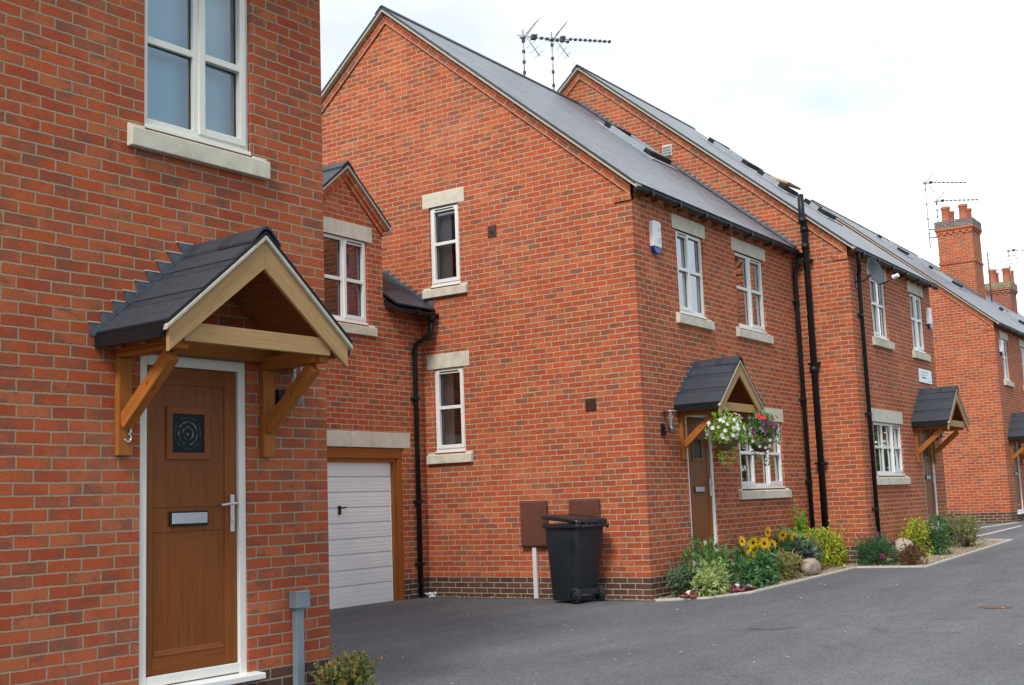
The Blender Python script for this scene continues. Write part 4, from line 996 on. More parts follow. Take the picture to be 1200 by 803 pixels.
def lantern(fr, u, z, label, flip=1):
    t = thing('wall_lantern', label, 'wall light', fr.p(u, z), 0, 'wall lanterns beside the doors'); f2 = F((0, 0, 0), fr.t)
    b = MB(); b.box(f2, -.035 - .09, .035 - .09, -.09, .05, .0, .03); b.tube([f2.p(-.09, -.005, .03), f2.p(-.09, -.005, .09), f2.p(.0, -.005, .10)], .008, 8); b.tube([f2.p(-.09, -.05, .03), f2.p(-.09, -.05, .09), f2.p(.0, -.05, .10)], .006, 8)
    b.box(f2, -.11, -.07, -.10, -.05, .03, .06); b.build('bracket', M['gutter'], t)
    b = MB(); b.lathe(f2.p(0, .0, .10), [(.0, -.06), (.03, -.06), (.034, .0), (.034, .02), (0, .02)], 14); b.build('lamp_base', M['steel'], t)
    b = MB(); b.lathe(f2.p(0, .02, .10), [(.042, 0), (.042, .20)], 16); b.build('glass_tube', M['lanternglass'], t)
    b = MB(); b.lathe(f2.p(0, .22, .10), [(.0, -.005), (.10, -.005), (.10, .006), (.02, .02), (.0, .022)], 20)
    for k in range(3): a = 2.1 * k; b.tube([f2.p(.046 * math.cos(a), .02, .10 + .046 * math.sin(a)), f2.p(.046 * math.cos(a), .22, .10 + .046 * math.sin(a))], .004, 6)
    b.build('cap', M['steel'], t)
lantern(FAw, -.37, 1.83, 'clear glass wall lantern half hidden behind the nearest canopy bracket')
lantern(FBw, .62, 1.95, 'steel capped wall lantern left of the porch with hanging baskets')
lantern(FCw_, 10.62, 2.05, 'wall lantern under the dish house canopy beyond its door')

def vent_plate(label, y, z, w, h, kind):
    t = thing('wall_vent', label, 'vent', (0, y, z), 0, 'brown vents in the gable'); f2 = F((0, 0, 0), (0, -1, 0))
    b = MB(); b.box(f2, -w, w, -h, h, -.01, .012); b.build('plate', M['vent'], t, .004)
    b = MB()
    if kind == 'cowl': b.prism(f2, [(-w * .6, .0), (-w * .25, -h * .55), (w * .25, -h * .55), (w * .6, .0)], .011, .015); b.build('opening', M['ventdark'], t)
    else:
        for k in range(5): b.box(f2, -w * .85, w * .85, -h * .8 + k * h * .36, -h * .8 + k * h * .36 + .012, .012, .018)
        b.build('louvre', M['vent'], t)
vent_plate('square brown vent with a hooded slot beside the upper gable window', 2.30, 4.945, .075, .085, 'cowl')
vent_plate('square brown louvred vent low in the middle of the gable', .775, 2.30, .085, .085, 'louvre')
t = thing('wall_vent', 'pale louvred vent above the lead steps on the far gable', 'vent', (5.9, 2.30, 7.50)); f2 = F((0, 0, 0), (0, -1, 0))
b = MB(); b.box(f2, -.10, .10, -.115, .115, -.01, .02); b.build('plate', M['stone'], t, .004)
b = MB()
for k in range(4): b.box(f2, -.085, .085, -.10 + k * .052, -.075 + k * .052, .02, .035)
b.build('louvre', M['leadlight'], t)

t = thing('name_plaque', 'pale blue printed plaque over the canopy of the dish house', 'sign', (10.10, -.977, 3.20)); f2 = F((0, 0, 0), (1, 0, 0))
b = MB(); b.box(f2, -.44, .44, -.135, .135, .004, .018); b.build('board', M['sign'], t, .004)
b = MB(); rr = random.Random(5)
for k, (a, e) in enumerate(((-.26, .02), (.02, .2), (-.3, -.06), (-.04, .08), (-.3, .06), (-.28, .0), (.18, .34))):
    b.box(f2, a, e, .075 - (k // 2) * .055 - .008, .075 - (k // 2) * .055 + .010, .0175, .0192)
b.build('printed_lines', M['signprint'], t)

# satellite dish on C's front corner
t = thing('satellite_dish', 'dark grey satellite dish bracketed under the eaves beside a black downpipe', 'satellite dish', (6.34, -.977, 4.64))
b = MB(); dc = Vector((.0, -.27, .09)); ax = Vector((-.20, -.91, .24)).normalized()
prof = [(.0, .0)] + [(.25 * k / 8, .06 * (k / 8) ** 2) for k in range(1, 9)] + [(.255, .064), (.25, .054), (.0, -.01)]
b.lathe(dc, prof, 28, ax); o = b.build('reflector', M['dish'], t)
b = MB(); b.tube([(-.1, .0, -.05), (-.1, -.14, -.05), (0, -.21, .03), dc], .016, 8); b.box(F((0, 0, 0), (1, 0, 0)), -.16, -.04, -.16, .05, .0, .012); b.build('wall_bracket', M['gutter'], t)
b = MB(); dn = Vector((0, 0, -1)); dn = (dn - ax * dn.dot(ax)).normalized(); e0 = dc + dn * .25 + ax * .05; e1 = dc + ax * .32 + dn * .22 + Vector((.06, 0, 0))
b.tube([e0, dc + dn * .26 + ax * .22, e1], .011, 8); b.build('feed_arm', M['gutter'], t)
b = MB(); b.tube([e1, e1 + ax * .09], .034, 12); b.tube([e1 + ax * .02, e1 - ax * .02], .04, 12); b.build('receiver', M['alarmwhite'], t)

# aerials
def aerial(loc, h, dirx, label, n=9, ln=1.9, tilt=0.0, up=-.02):
    t = thing('tv_aerial', label, 'aerial', loc, 0, 'television aerials above the ridges')
    b = MB(); b.tube([(0, 0, -.25), (tilt, 0, h + .12)], .014, 8); b.build('mast', M['aerial'], t)
    b = MB()
    for k in range(4): b.box(F((tilt * k / 4, 0, 0), (1, 0, 0)), -.022, .022, h * (k + .5) / 4 - .03, h * (k + .5) / 4 + .03, -.022, .022)
    b.build('cable_clip', M['aerialdark'], t)
    d = Vector(dirx).normalized(); s = d.cross(Vector((0, 0, 1))).normalized(); top = Vector((tilt, 0, h)); d = (d + Vector((0, 0, up))).normalized()
    b = MB(); b.tube([top - d * .12, top + d * ln], .010, 8)
    b.tube([top - d * .06 - Vector((0, 0, .03)), top + d * .04 - Vector((0, 0, .03))], .04, 8)
    b.build('boom', M['aerial'], t)
    b = MB()
    for k in range(n): p = top + d * (.38 + (ln - .4) * k / (n - 1)); b.tube([p - s * .085, p + s * .085], .006, 6); b.box(F(p, d), -.025, .025, -.022, .022, -.022, .022)
    q = top + d * .22; b.tube([q - s * .15, q + s * .15], .012, 6); b.box(F(q, d), -.05, .05, -.04, .04, -.05, .05)
    b.build('director', M['aerialdark'], t)
    b = MB()
    for sg in (-1, 1):
        base = top + d * .06
        for j in range(4):
            p = base + Vector((0, 0, sg * (.06 + .09 * j))) + d * (.02 + .075 * j); b.tube([p - s * .20, p + s * .20], .005, 6)
        b.tube([base, base + Vector((0, 0, sg * .36)) + d * .27], .009, 6)
    b.build('reflector', M['aerial'], t)
def azv(a): return (math.cos(R(a)), math.sin(R(a)), 0)
aerial((3.98, 4.2, 8.84), .82, azv(-32), 'smaller twin aerial on its thin mast, nearer one on the middle ridge', 6, .95, 0, 0)
aerial((5.0, 4.2, 8.84), 1.09, azv(-42), 'longer twin aerial on the middle ridge, pointing over the next gable', 9, 1.2, 0, 0)
aerial((29.0, 3.48, 9.7), 2.15, azv(-48), 'taller aerial strapped to the tall chimney stack', 8, 1.55, 0, 0)
aerial((29.45, 3.25, 10.3), .92, azv(-54), 'shorter aerial rising behind the pots of the tall chimney', 8, 1.5, 0, 0)
aerial((36.0, 2.25, 8.5), 1.78, azv(-48), 'aerial over the lichen-topped stack at the picture edge', 7, 1.8, 0, 0)
st_ = MB()
for zz in (.12, .42): st_.tube([(0, 0, zz), (.12, -.28, zz)], .018, 6)
mast_root = [o for o in bpy.data.objects if o.get('label', '').startswith('taller aerial')][0]
st_.build('strap_bracket', M['aerialdark'], mast_root)
t = thing('tv_aerial', 'old wire aerial with long thin rods between the two chimney stacks', 'aerial', (33.0, 2.42, 8.1), 0, 'television aerials above the ridges')
b = MB(); b.tube([(0, 0, -.6), (0, 0, 1.65)], .02, 8); b.build('mast', M['aerialdark'], t)
b = MB()
for k in range(4): b.tube([(-.1 + .05 * k, .05, 1.35 - .14 * k), (.5 + .05 * k, -.95, 1.5 - .14 * k)], .011, 6)
b.tube([(0, .28, 1.72), (0, -.05, 1.5)], .012, 6); b.tube([(0, .16, 1.05), (.1, -.35, .95)], .01, 6); b.build('rods', M['aerial'], t)

# grey conduit box by A's corner
t = thing('conduit_box', 'grey cable box on an upright grey conduit by the nearest house corner', 'cable box', FAw.p(-.335, -.29), A_ROT); f2 = F((0, 0, 0), (1, 0, 0))
b = MB(); b.box(f2, -.065, .065, .64, .745, .004, .085); b.hexa([f2.p(-.068, .745, .09), f2.p(.068, .745, .09), f2.p(.068, .745, .0), f2.p(-.068, .745, .0), f2.p(-.06, .755, .084), f2.p(.06, .755, .084), f2.p(.06, .755, .004), f2.p(-.06, .755, .004)]); b.build('box', M['greyconduit'], t, .004)
b = MB(); b.box(f2, -.035, .035, .08, .64, .004, .052); b.build('conduit', M['greyconduit'], t, .003)
b = MB(); b.hexa([f2.p(-.037, -.02, .13), f2.p(.037, -.02, .13), f2.p(.037, -.02, .07), f2.p(-.037, -.02, .07), f2.p(-.037, .10, .055), f2.p(.037, .10, .055), f2.p(.037, .10, .004), f2.p(-.037, .10, .004)]); b.build('foot', M['greyconduit'], t, .003)

# ------------------------------------------------------------------ wheelie bin
t = thing('wheelie_bin', 'black two-wheeled wheelie bin with its lid ajar before the gable', 'wheelie bin', (-.42, .865, zg(-.3)), R(-14))
t.scale = (1.01, 1.0, 1.06)
def ring(hx, hy, z, cx_=0.0, cy_=0.0, r=.05, n=4):
    pts = []
    for sx, sy, a0 in ((1, 1, 0), (-1, 1, 90), (-1, -1, 180), (1, -1, 270)):
        for k in range(n): a = R(a0 + 90 * k / (n - 1)); pts.append(Vector((cx_ + sx * (hx - r) + r * math.cos(a), cy_ + sy * (hy - r) + r * math.sin(a), z)))
    return pts
def loft(mb, rings, mi=0, cap0=True, cap1=True, smooth=True):
    idx = []
    for rg in rings: idx.append(len(mb.v)); mb.v += [tuple(p) for p in rg]
    n = len(rings[0])
    for a, b in zip(idx, idx[1:]):
        for j in range(n): j2 = (j + 1) % n; mb.f.append([a + j, a + j2, b + j2, b + j]); mb.uv.append([(0, 0)] * 4); mb.mi.append(mi); mb.sm.append(smooth)
    if cap0: mb.f.append([idx[0] + j for j in reversed(range(n))]); mb.uv.append([(0, 0)] * n); mb.mi.append(mi); mb.sm.append(False)
    if cap1: mb.f.append([idx[-1] + j for j in range(n)]); mb.uv.append([(0, 0)] * n); mb.mi.append(mi); mb.sm.append(False)
# bin axes: local x towards the camera-left front..., handle/wheels at local -y
b = MB()
loft(b, [ring(.20, .215, .03, 0, .05), ring(.205, .225, .05, 0, .05), ring(.262, .305, .92, 0, .0), ring(.262, .305, .935, 0, 0)], cap1=False)
loft(b, [ring(.285, .335, .905, 0, .0, .06), ring(.292, .343, .912, 0, 0, .06), ring(.292, .343, .955, 0, 0, .06), ring(.25, .295, .955, 0, 0, .05), ring(.25, .29, .90, 0, 0, .05)], cap0=True, cap1=False)
b.box(F((0, 0, 0), (1, 0, 0)), -.17, .17, .10, .17, .13, .215)                    # axle housing
body = b.build('body', M['bin'], t, .004)
b = MB(); lid = []
def lring(hx, hy, z, tilt, r=.06):
    out = []
    for p in ring(hx, hy, z, 0, 0, r): y = p.y + .33; c, s_ = math.cos(tilt), math.sin(tilt); out.append(Vector((p.x, y * c - (p.z) * s_ * 0 - .33, p.z + y * s_ + .958)))
    return out
ti = R(5.5)
loft(b, [lring(.292, .345, .0, ti), lring(.296, .35, .012, ti), lring(.29, .345, .038, ti), lring(.24, .29, .06, ti), lring(.12, .15, .068, ti)])
b.tube([(-.19, .33, 1.02), (-.19, .395, 1.035), (-.12, .41, 1.04), (.12, .41, 1.04), (.19, .395, 1.035), (.19, .33, 1.02)], .016, 8)
for x in (-.15, -.05, .05, .15): b.box(F((x, -.36, 0), (1, 0, 0)), -.03, .03, .93, .975, -.02, .03)
b.build('lid', M['binlid'], t, .004)
b = MB(); b.tube([(-.24, -.36, .90), (-.22, -.40, .925), (.22, -.40, .925), (.24, -.36, .90)], .014, 8); b.build('handle', M['bin'], t)
for sx in (-1, 1):
    w_ = MB(); w_.lathe((sx * .225 - .025, -.19, .098), [(.062, .0), (.092, .004), (.098, .015), (.098, .035), (.092, .046), (.062, .05)], 22, (1, 0, 0)); wh = w_.build('wheel', M['rubber'], t)
    w_ = MB(); w_.lathe((sx * .225 - .022, -.19, .098), [(.0, .0), (.03, .0), (.062, .006), (.062, .038), (.03, .044), (0, .044)], 18, (1, 0, 0)); w_.build('hub', M['bin'], wh)
w_ = MB(); w_.tube([(-.22, -.19, .098), (.22, -.19, .098)], .013, 8); w_.build('axle', M['steel'], t)

# ------------------------------------------------------------------ plants
def rdir(rg, up=0.0):
    while True:
        v = Vector((rg.uniform(-1, 1), rg.uniform(-1, 1), rg.uniform(-1, 1)))
        if .1 < v.length < 1: v.normalize(); v.z += up; return v.normalized()
def foliage(mb, rg, c, rx, ry, rz, n, ln, w, lumps=7, shell=.55, up=.25):
    """n leaves in lumps through an uneven ellipsoid sitting on c"""
    L_ = []
    for _ in range(lumps):
        d = rdir(rg, .35); L_.append((Vector((d.x * rx * .6, d.y * ry * .6, (max(d.z, -.2) * .30 + .30) * rz)), rg.uniform(.28, .48)))
    for _ in range(n):
        lc, lr = rg.choice(L_); d = rdir(rg); rr = lr * rg.uniform(shell, 1.0) ** .6
        p = Vector(c) + lc + Vector((d.x * rx * rr, d.y * ry * rr, d.z * rz * rr))
        if p.z < c[2] + .015: p.z = c[2] + .015 + rg.random() * .05
        k = rg.uniform(.65, 1.25); mb.leaf(p, (d + rdir(rg) * .7 + Vector((0, 0, up))), rdir(rg, .8), ln * k, w * k)
    return L_
def stems(mb, rg, c, rx, ry, rz, n, r=.006):
    for _ in range(n):
        d = rdir(rg, .5); e = Vector(c) + Vector((d.x * rx * .8, d.y * ry * .8, abs(d.z) * rz * .9 + rz * .1)); m_ = Vector(c) + (e - Vector(c)) * .5 + Vector((0, 0, rz * .12))
        mb.tube([Vector(c) + Vector((rg.uniform(-.03, .03), rg.uniform(-.03, .03), -.03)), m_, e], r, 5, radii=[r, r * .8, r * .4])
def shrub(name, label, cat, x, y, rx, ry, rz, n, ln, w, mat, seed, stem='branch', flower=None, group=None, lumps=7, up=.25, wisp=14):
    rg = random.Random(seed); z = zg(x) + .02
    t = thing(name, label, cat, (x, y, z), 0, group)
    m = MB(); foliage(m, rg, (0, 0, 0), rx, ry, rz, n, ln, w, lumps, up=up); s = MB(); stems(s, rg, (0, 0, 0), rx, ry, rz, 12)
    for _ in range(wisp):           # loose shoots that break the outline
        a = rg.uniform(0, 6.28); q = rg.uniform(.5, 1.15); e = Vector((math.cos(a) * rx * q, math.sin(a) * ry * q, rz * rg.uniform(.75, 1.3) * (1.25 - .5 * q)))
        b0 = Vector((e.x * .25, e.y * .25, 0)); mid_ = (b0 + e) / 2 + Vector((0, 0, rz * .14)); s.tube([b0, mid_, e], .004, 5)
        for k in range(13):
            f = .3 + .7 * k / 12; q_ = (b0.lerp(mid_, f * 2) if f < .5 else mid_.lerp(e, f * 2 - 1)); m.leaf(q_, rdir(rg, .35), rdir(rg, .8), ln * rg.uniform(.6, 1.1), w * rg.uniform(.6, 1.1))
    m.build('foliage', L[mat], t); s.build('stem', M[stem], t)
    if flower:
        fm, cnt, size = flower
        for _ in range(cnt):
            f_ = MB(); d = rdir(rg, .5); p = Vector((d.x * rx * .8, -abs(d.y) * ry * .85, max(.1, d.z) * rz * .75 + rz * .2))
            for k in range(12): f_.leaf(p, rdir(rg, .3), rdir(rg, .5), size * .7, size * .6)
            f_.build('flower', L[fm], t)
    return t
# near bush at A's corner
shrub('bush', 'small gold-tipped bush at the foot of the nearest house corner', 'bush', -7.50, -1.54, .31, .2, .30, 1100, .042, .022, 'abelia', 11, lumps=9, up=.5)
# big green mass by B's door
shrub('tomato_plant', 'feathery green plant hiding the foot of the middle house door', 'plant', 1.05, -.36, .74, .30, .70, 1150, .085, .032, 'tomato', 21, 'stem', ('white', 6, .045), lumps=13)
shrub('tomato_plant', 'bushy green plant spilling over the kerb beside the grow bag', 'plant', 1.85, -.66, .62, .20, .46, 620, .085, .05, 'hydr', 22, 'stem', lumps=10)
shrub('leafy_plant', 'thin grey-green plant against the gable corner brickwork', 'plant', .42, -.2, .36, .12, .40, 220, .08, .028, 'sage', 24, 'stem', lumps=7)
shrub('variegated_plant', 'pale cream-green variegated plant at the kerb bend', 'plant', .55, -.58, .40, .17, .42, 800, .075, .032, 'varieg', 23, 'stem', lumps=7)
shrub('leafy_plant', 'drooping yellow-green plant left of the pinkish boulder', 'plant', 2.95, -.70, .40, .16, .38, 240, .14, .022, 'dry', 25, 'stem', lumps=6, up=.1)
shrub('golden_shrub', 'large bright yellow-green shrub against the black pipes', 'shrub', 5.15, -.45, .72, .3, .66, 1800, .065, .036, 'lime', 26, lumps=11)
shrub('leafy_plant', 'bright green sprig standing above the golden shrub by the pipes', 'plant', 4.95, -.16, .30, .11, .86, 420, .08, .045, 'bright', 27, 'stem', lumps=5)
shrub('twiggy_shrub', 'twiggy olive shrub in front of the large golden shrub', 'shrub', 4.45, -.56, .36, .2, .56, 520, .05, .02, 'olive', 34, lumps=6)
shrub('flowering_shrub', 'dark green mounded shrub with pink flowers by the far downpipe', 'shrub', 5.62, -1.18, .55, .42, .50, 2200, .055, .016, 'dark', 28, 'stem', ('magenta', 4, .07), lumps=12)
shrub('bronze_shrub', 'low bronze-red shrub at the kerb beside the round boulder', 'shrub', 5.62, -1.74, .36, .2, .32, 800, .05, .024, 'red', 29, lumps=7)
shrub('golden_shrub', 'small yellow-green shrub behind the round boulder', 'shrub', 7.34, -1.33, .45, .26, .68, 850, .07, .032, 'lime', 30, lumps=8)
shrub('leafy_plant', 'upright mid-green plant below the dish house doorstep', 'plant', 7.85, -1.55, .36, .24, .66, 900, .07, .028, 'hydr', 31, 'stem', lumps=7)
shrub('loose_shrub', 'loose olive shrub alone near the far end of the gravel', 'shrub', 9.75, -1.6, .60, .36, .66, 800, .075, .024, 'olive', 32, lumps=9)
shrub('leafy_plant', 'small blue-green tuft beside the dish house door corner', 'plant', 10.1, -1.2, .25, .15, .55, 420, .07, .028, 'sage', 33, 'stem', lumps=5)

def sunflower(label, x, y, heads, seed, spread):
    rg = random.Random(seed); z = zg(x) + .02; t = thing('sunflower_plant', label, 'sunflower', (x, y, z), 0, 'sunflowers in the bed')
    s = MB(); lf = MB()
    for hx, hy, hz, sz in heads:
        p = Vector((hx, hy, hz)); b0 = Vector((hx * .5, hy * .3 + .05, 0)); s.tube([b0, (b0 + p) / 2 + Vector((0, .03, .1)), p + Vector((0, .03, 0))], .011, 6)
        for k in range(9):
            q = b0 + (p - b0) * rg.uniform(.1, .92); lf.leaf(q, rdir(rg, .05), rdir(rg, 1.2), rg.uniform(.12, .22), rg.uniform(.09, .15), fold=.1)
    s.build('stem', M['stem'], t)
    foliage(lf, rg, (0, 0, 0), spread, .22, .6, 260, .15, .11, 7); lf.build('foliage', L['hydr'], t)
    for hx, hy, hz, sz in heads:
        ax = Vector((rg.uniform(-.95, .1), -1, rg.uniform(-.3, .45))).normalized(); c = Vector((hx, hy, hz)); x_ = ax.orthogonal().normalized(); y_ = ax.cross(x_)
        f_ = MB()
        for lay, (cnt, rr, ln) in enumerate(((17, .30, .78), (15, .26, .66))):
            for k in range(cnt):
                a = 2 * math.pi * (k + .5 * lay) / cnt + rg.uniform(-.1, .1); dd = x_ * math.cos(a) + y_ * math.sin(a)
                f_.leaf(c + dd * sz * rr * .8 + ax * .004 * lay, dd + ax * rg.uniform(.0, .35), ax, sz * 1.15 * ln * rg.uniform(.8, 1.1), sz * .27, 0, .05)
        h_ = f_.build('flower_head', L['yellow'], t)
        d_ = MB(); d_.lathe(c - ax * .005, [(0, -.01), (sz * .24, -.005), (sz * .26, .012), (sz * .16, .02), (0, .018)], 14, ax); d_.build('seed_disc', M['seedhead'], h_)
sunflower('sunflower clump with the most yellow heads, below the three-light window', 2.35, -.40, [(-0.54, -0.1, 0.6, 0.082), (0.33, -0.13, 0.69, 0.09), (0.11, -0.16, 0.54, 0.098), (-0.09, -0.1, 0.48, 0.082), (0.28, -0.13, 0.41, 0.09), (-0.41, -0.16, 0.38, 0.098), (0.55, -0.1, 0.5, 0.082), (-0.22, -0.13, 0.57, 0.09), (0.17, -0.16, 0.47, 0.098), (-0.35, -0.1, 0.5, 0.082)], 41, .62)
sunflower('sunflower clump with few heads, nearer the black pipes', 4.0, -.34, [(0.01, -0.08, 0.53, 0.085), (-0.02, -0.08, 0.38, 0.085), (0.37, -0.08, 0.51, 0.085), (-0.47, -0.08, 0.59, 0.085)], 42, .52)

# pot behind the boulder, boulders, grow bag
t = thing('plant_pot', 'dark grey plant pot standing among the sunflowers', 'plant pot', (3.95, -.58, zg(4) + .01))
b = MB(); b.lathe((0, 0, 0), [(.0, 0), (.12, 0), (.17, .30), (.185, .30), (.185, .34), (.165, .34), (.155, .28), (0, .28)], 20); b.build('pot', M['dish'], t)
b = MB(); foliage(b, random.Random(4), (0, 0, .25), .2, .2, .25, 120, .14, .08, 4); b.build('foliage', L['sage'], t)
for x, y, a, b_, c, lab, sd in ((3.68, -.77, .27, .12, .145, 'pinkish pale boulder at the kerb in front of the sunflowers', 51), (6.22, -1.42, .24, .19, .21, 'round cream boulder beside the bronze shrub', 52)):
    m = MB(); z = zg(x) + .02; m.blob((x, y, z + c * .75), a, b_, c, random.Random(sd), .09, 4, 0, -.8)
    tag(m.build('boulder', M['boulder'], origin=(x, y, z)), lab, 'boulder', 'boulders in the gravel')
for x, y, a, lab, sd in ((.30, -.46, .26, 'red printed grow bag lying at the gable end of the kerb', 61), (1.15, -.76, .24, 'dark and red printed grow bag beyond the variegated plant', 62)):
    m = MB(); z = zg(x) + .02; rg = random.Random(sd); m.blob((x, y, z + .03), a, .09, .06, rg, .30, 4, 0, -.6)
    o = tag(m.build('grow_bag', M['bagred'], origin=(x, y, z)), lab, 'grow bag', 'grow bags in the bed')
# white pebbles at the foot of the garage pipe
m = MB(); rg = random.Random(9); x0, y0 = -.14, 3.48
for _ in range(26): r_ = rg.uniform(.012, .03); m.blob((rg.gauss(0, .07), rg.gauss(0, .05), r_ * .7 + rg.uniform(0, .05)), r_ * 1.2, r_, r_ * .8, rg, .1, 1)
o = m.build('pebble_heap', M['alarmwhite']); o.location = (x0, y0, zg(x0)); tag(o, 'little heap of white pebbles in the corner by the garage pipe', 'pebbles')

# hanging baskets
def basket(label, p, seed, mix, hook_z):
    rg = random.Random(seed); t = thing('hanging_basket', label, 'hanging basket', p, 0, 'hanging baskets under the middle canopy')
    b = MB(); b.lathe((0, 0, -.02), [(.0, -.17), (.07, -.16), (.13, -.11), (.165, -.04), (.18, .02), (.165, .02), (0, .0)], 18); b.build('basket', M['coir'], t)
    b = MB()
    for k in range(3): a = 2.1 * k + .3; b.tube([(.175 * math.cos(a), .175 * math.sin(a), .0), (0, 0, hook_z)], .003, 5)
    b.build('chain', M['steel'], t)
    b = MB(); foliage(b, rg, (0, 0, -.08), .36, .28, .46, 900, .06, .03, 11, up=.1)
    for _ in range(90):
        a = rg.uniform(0, 6.28); b.leaf((math.cos(a) * rg.uniform(.05, .15), math.sin(a) * rg.uniform(.05, .15), rg.uniform(-.36, -.1)), rdir(rg, -.6), rdir(rg), .05, .025)
    b.build('foliage', L['bright' if seed == 71 else 'tomato'], t)
    for fm, n, size, zone in mix:
        for _ in range(n):
            f_ = MB(); d = rdir(rg, .2); cx_, cz_ = zone
            p_ = Vector((d.x * .29 + cx_, -abs(d.y) * .25 if rg.random() < .75 else d.y * .25, d.z * .17 + .06 + cz_))
            ax = (p_ - Vector((0, 0, .05)) + Vector((-.1, -.1, 0))).normalized(); x_ = ax.orthogonal().normalized(); y_ = ax.cross(x_)
            for k in range(5):
                a = 2 * math.pi * k / 5; dd = x_ * math.cos(a) + y_ * math.sin(a); f_.leaf(p_, dd + ax * .25, ax, size * .62, size * .62, 0, .05)
            f_.build('flower', L[fm], t)
basket('hanging basket of white and pale pink petunias under the porch corner', (1.00, -.72, 1.80), 71, [('white', 44, .05, (0, .03)), ('white', 14, .055, (-.14, .02)), ('pink', 5, .05, (.04, .1))], .42)
basket('hanging basket of purple, red and white flowers before the window', (2.24, -.70, 1.80), 72, [('purple', 16, .06, (-.06, .07)), ('white', 26, .045, (.12, .0)), ('white', 14, .045, (-.1, -.08)), ('redp', 7, .075, (-.02, .2)), ('pink', 3, .045, (.14, .05))], .42)
# wind chime under the canopy
t = thing('wind_chime', 'silver tube wind chime hanging below the middle canopy edge', 'wind chime', (1.13, -.40, 2.10))
b = MB(); b.tube([(0, 0, 0), (0, 0, -.012)], .05, 14); b.build('top_disc', M['chrome'], t)
for k in range(5):
    a = 1.256 * k; b = MB(); b.tube([(.035 * math.cos(a), .035 * math.sin(a), -.03), (.035 * math.cos(a), .035 * math.sin(a), -.25 - .03 * k)], .009, 8); b.build('chime_tube', M['chrome'], t)
# manhole covers
for x, y, lab, rad, mt in ((-.19, -4.26, 'rusty round manhole cover in the tarmac near the picture edge', .17, 'iron'), (-2.54, -2.66, 'dark worn manhole cover in the tarmac below the flower bed', .24, 'irondark')):
    t = thing('manhole_cover', lab, 'manhole cover', (x, y, zg(x) + .002), 0, 'covers set in the drive')
    b = MB(); b.lathe((0, 0, 0), [(rad, .0), (rad, .003), (rad - .04, .003), (rad - .04, .004), (0, .004)], 32, smooth=False); b.build('cover', M[mt], t)

# ------------------------------------------------------------------ house across the road (seen in the window reflections)
HO = thing('brick_house', 'brick house across the road mirrored in the window panes', 'house', (33, -19.5, 0), R(180), None)
OW = [(3, 4.6, 3.5, 4.8), (8, 9.6, 3.5, 4.8), (3, 4.6, 1.0, 2.2), (14, 15.6, 3.5, 4.8)]
house_shell(HO, 'brickO', 0.0, 22.0, 4.0, 5.3, .84, OW, verge=(True, True))
for w_ in OW: window(F((0, 0, 0), (1, 0, 0)), HO, *w_, ['f', 's'], .53, None, sill=True)

rg = random.Random(77)
t = thing('hedge', 'tall dark hedge down the road mirrored in the lower panes', 'hedge', (54, -15.5, zg(54)))
m = MB()
for k in range(5200):
    q = Vector((rg.uniform(-19, 19), rg.uniform(-.6, .6), rg.uniform(.0, 5.0) * rg.uniform(.6, 1))); q.y = .6 + .25 * math.sin(q.x * 1.7) * rg.random() if rg.random() < .6 else q.y
    m.leaf(q, rdir(rg, .3), rdir(rg, .5), .42, .30)
m.build('foliage', L['dark'], t)
m = MB()
for k in range(26): x_ = -18 + 1.4 * k; m.tube([(x_, 0, -.1), (x_ + .1, 0, 1.0), (x_ - .05, .1, 2.0)], .035, 6)
m.build('stem', M['branch'], t)

# ------------------------------------------------------------------ world, sun, camera
SUN_EL, SUN_AZ = R(48), math.atan2(-.97, -.22)    # azimuth measured from +Y towards +X
wd = bpy.data.worlds.new('World'); scene.world = wd; wd.use_nodes = True
nt = wd.node_tree; nt.nodes.clear(); nn = nt.nodes.new; lk = nt.links.new
out = nn('ShaderNodeOutputWorld'); bg = nn('ShaderNodeBackground'); bg.inputs[1].default_value = 0.10
sky = nn('ShaderNodeTexSky'); sky.sky_type = 'NISHITA'; sky.sun_disc = False; sky.sun_elevation = SUN_EL; sky.sun_rotation = SUN_AZ; sky.air_density = 1.0; sky.dust_density = 1.2
tc = nn('ShaderNodeTexCoord'); mp = nn('ShaderNodeMapping'); mp.inputs['Scale'].default_value = (1.0, 1.0, 2.6); mp.inputs['Location'].default_value = (.35, .2, .1)
nz = nn('ShaderNodeTexNoise'); nz.inputs['Scale'].default_value = 1.7; nz.inputs['Detail'].default_value = 7; nz.inputs['Roughness'].default_value = .55
rp = nn('ShaderNodeValToRGB'); rp.color_ramp.elements[0].position = .36; rp.color_ramp.elements[0].color = (.5, .5, .5, 1); rp.color_ramp.elements[1].position = .56; rp.color_ramp.elements[1].color = (1, 1, 1, 1)
n2 = nn('ShaderNodeTexNoise'); n2.inputs['Scale'].default_value = 3.5; n2.inputs['Detail'].default_value = 6
cr = nn('ShaderNodeValToRGB'); cr.color_ramp.elements[0].position = .3; cr.color_ramp.elements[0].color = (8.0, 8.3, 8.4, 1); cr.color_ramp.elements[1].position = .7; cr.color_ramp.elements[1].color = (11.4, 11.4, 11.3, 1)
mx = nn('ShaderNodeMix'); mx.data_type = 'RGBA'
lk(tc.outputs['Generated'], mp.inputs['Vector']); lk(mp.outputs[0], nz.inputs['Vector']); lk(nz.outputs[0], rp.inputs[0]); sx = nn('ShaderNodeSeparateXYZ'); lk(tc.outputs['Generated'], sx.inputs[0])
mr = nn('ShaderNodeMapRange'); mr.inputs[1].default_value = -.60; mr.inputs[2].default_value = .05; mr.inputs[3].default_value = .42; mr.inputs[4].default_value = 1.0; lk(sx.outputs[1], mr.inputs[0])
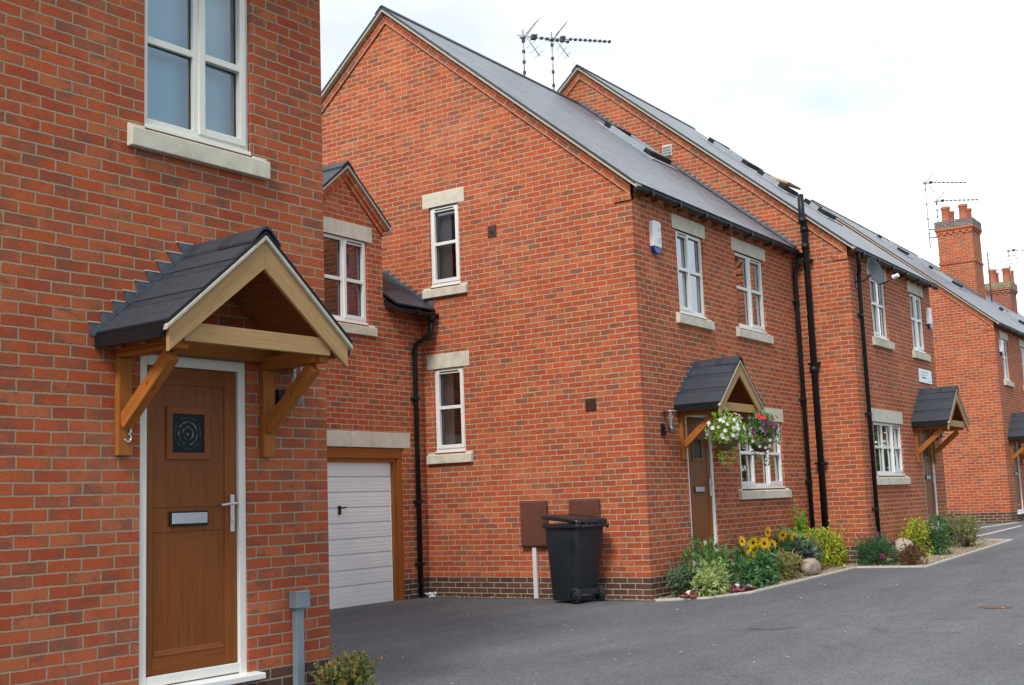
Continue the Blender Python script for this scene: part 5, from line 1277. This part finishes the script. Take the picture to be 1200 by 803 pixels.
mm = nn('ShaderNodeMath'); mm.operation = 'MULTIPLY'; lk(rp.outputs[0], mm.inputs[0]); lk(mr.outputs[0], mm.inputs[1]); lk(mm.outputs[0], mx.inputs[0])
lk(mp.outputs[0], n2.inputs['Vector']); lk(n2.outputs[0], cr.inputs[0]); lk(sky.outputs[0], mx.inputs[6]); lk(cr.outputs[0], mx.inputs[7])
lk(mx.outputs[2], bg.inputs[0]); lk(bg.outputs[0], out.inputs[0])
sl_ = bpy.data.lights.new('sun', 'SUN'); sl_.energy = 1.7; sl_.angle = R(14); sl_.color = (1, .95, .88)
so = bpy.data.objects.new('sun', sl_); COL.objects.link(so)
sdir = Vector((math.sin(SUN_AZ) * math.cos(SUN_EL), math.cos(SUN_AZ) * math.cos(SUN_EL), math.sin(SUN_EL)))
so.rotation_euler = sdir.to_track_quat('Z', 'Y').to_euler(); so.location = (0, 0, 30)

cd = bpy.data.cameras.new('camera'); cd.sensor_width = 36; cd.lens = 1400 / 1200 * 36; cd.clip_end = 1000; cd.clip_start = .05
co = bpy.data.objects.new('camera', cd); COL.objects.link(co)
yaw, pitch, roll = R(33.94635525), R(7.6516418), R(-2.12759595)
fw = Vector((math.cos(yaw), math.sin(yaw), 0)); rt = Vector((math.sin(yaw), -math.cos(yaw), 0)); up = Vector((0, 0, 1))
f2 = fw * math.cos(pitch) + up * math.sin(pitch); u2 = -fw * math.sin(pitch) + up * math.cos(pitch)
r3 = rt * math.cos(roll) + u2 * math.sin(roll); u3 = -rt * math.sin(roll) + u2 * math.cos(roll)
mat = Matrix((r3, u3, -f2)).transposed().to_4x4(); mat.translation = Vector((-13.97036515, -7.37815659, 1.02068552)); co.matrix_world = mat
scene.camera = co
vs = scene.view_settings; vs.view_transform = 'Standard'; vs.look = 'None'; vs.exposure = 0.72; vs.gamma = 1; vs.use_curve_mapping = False
scene.cycles.max_bounces = 8; scene.cycles.transparent_max_bounces = 12; scene.cycles.caustics_reflective = False; scene.cycles.caustics_refractive = False
scene.cycles.use_denoising = True
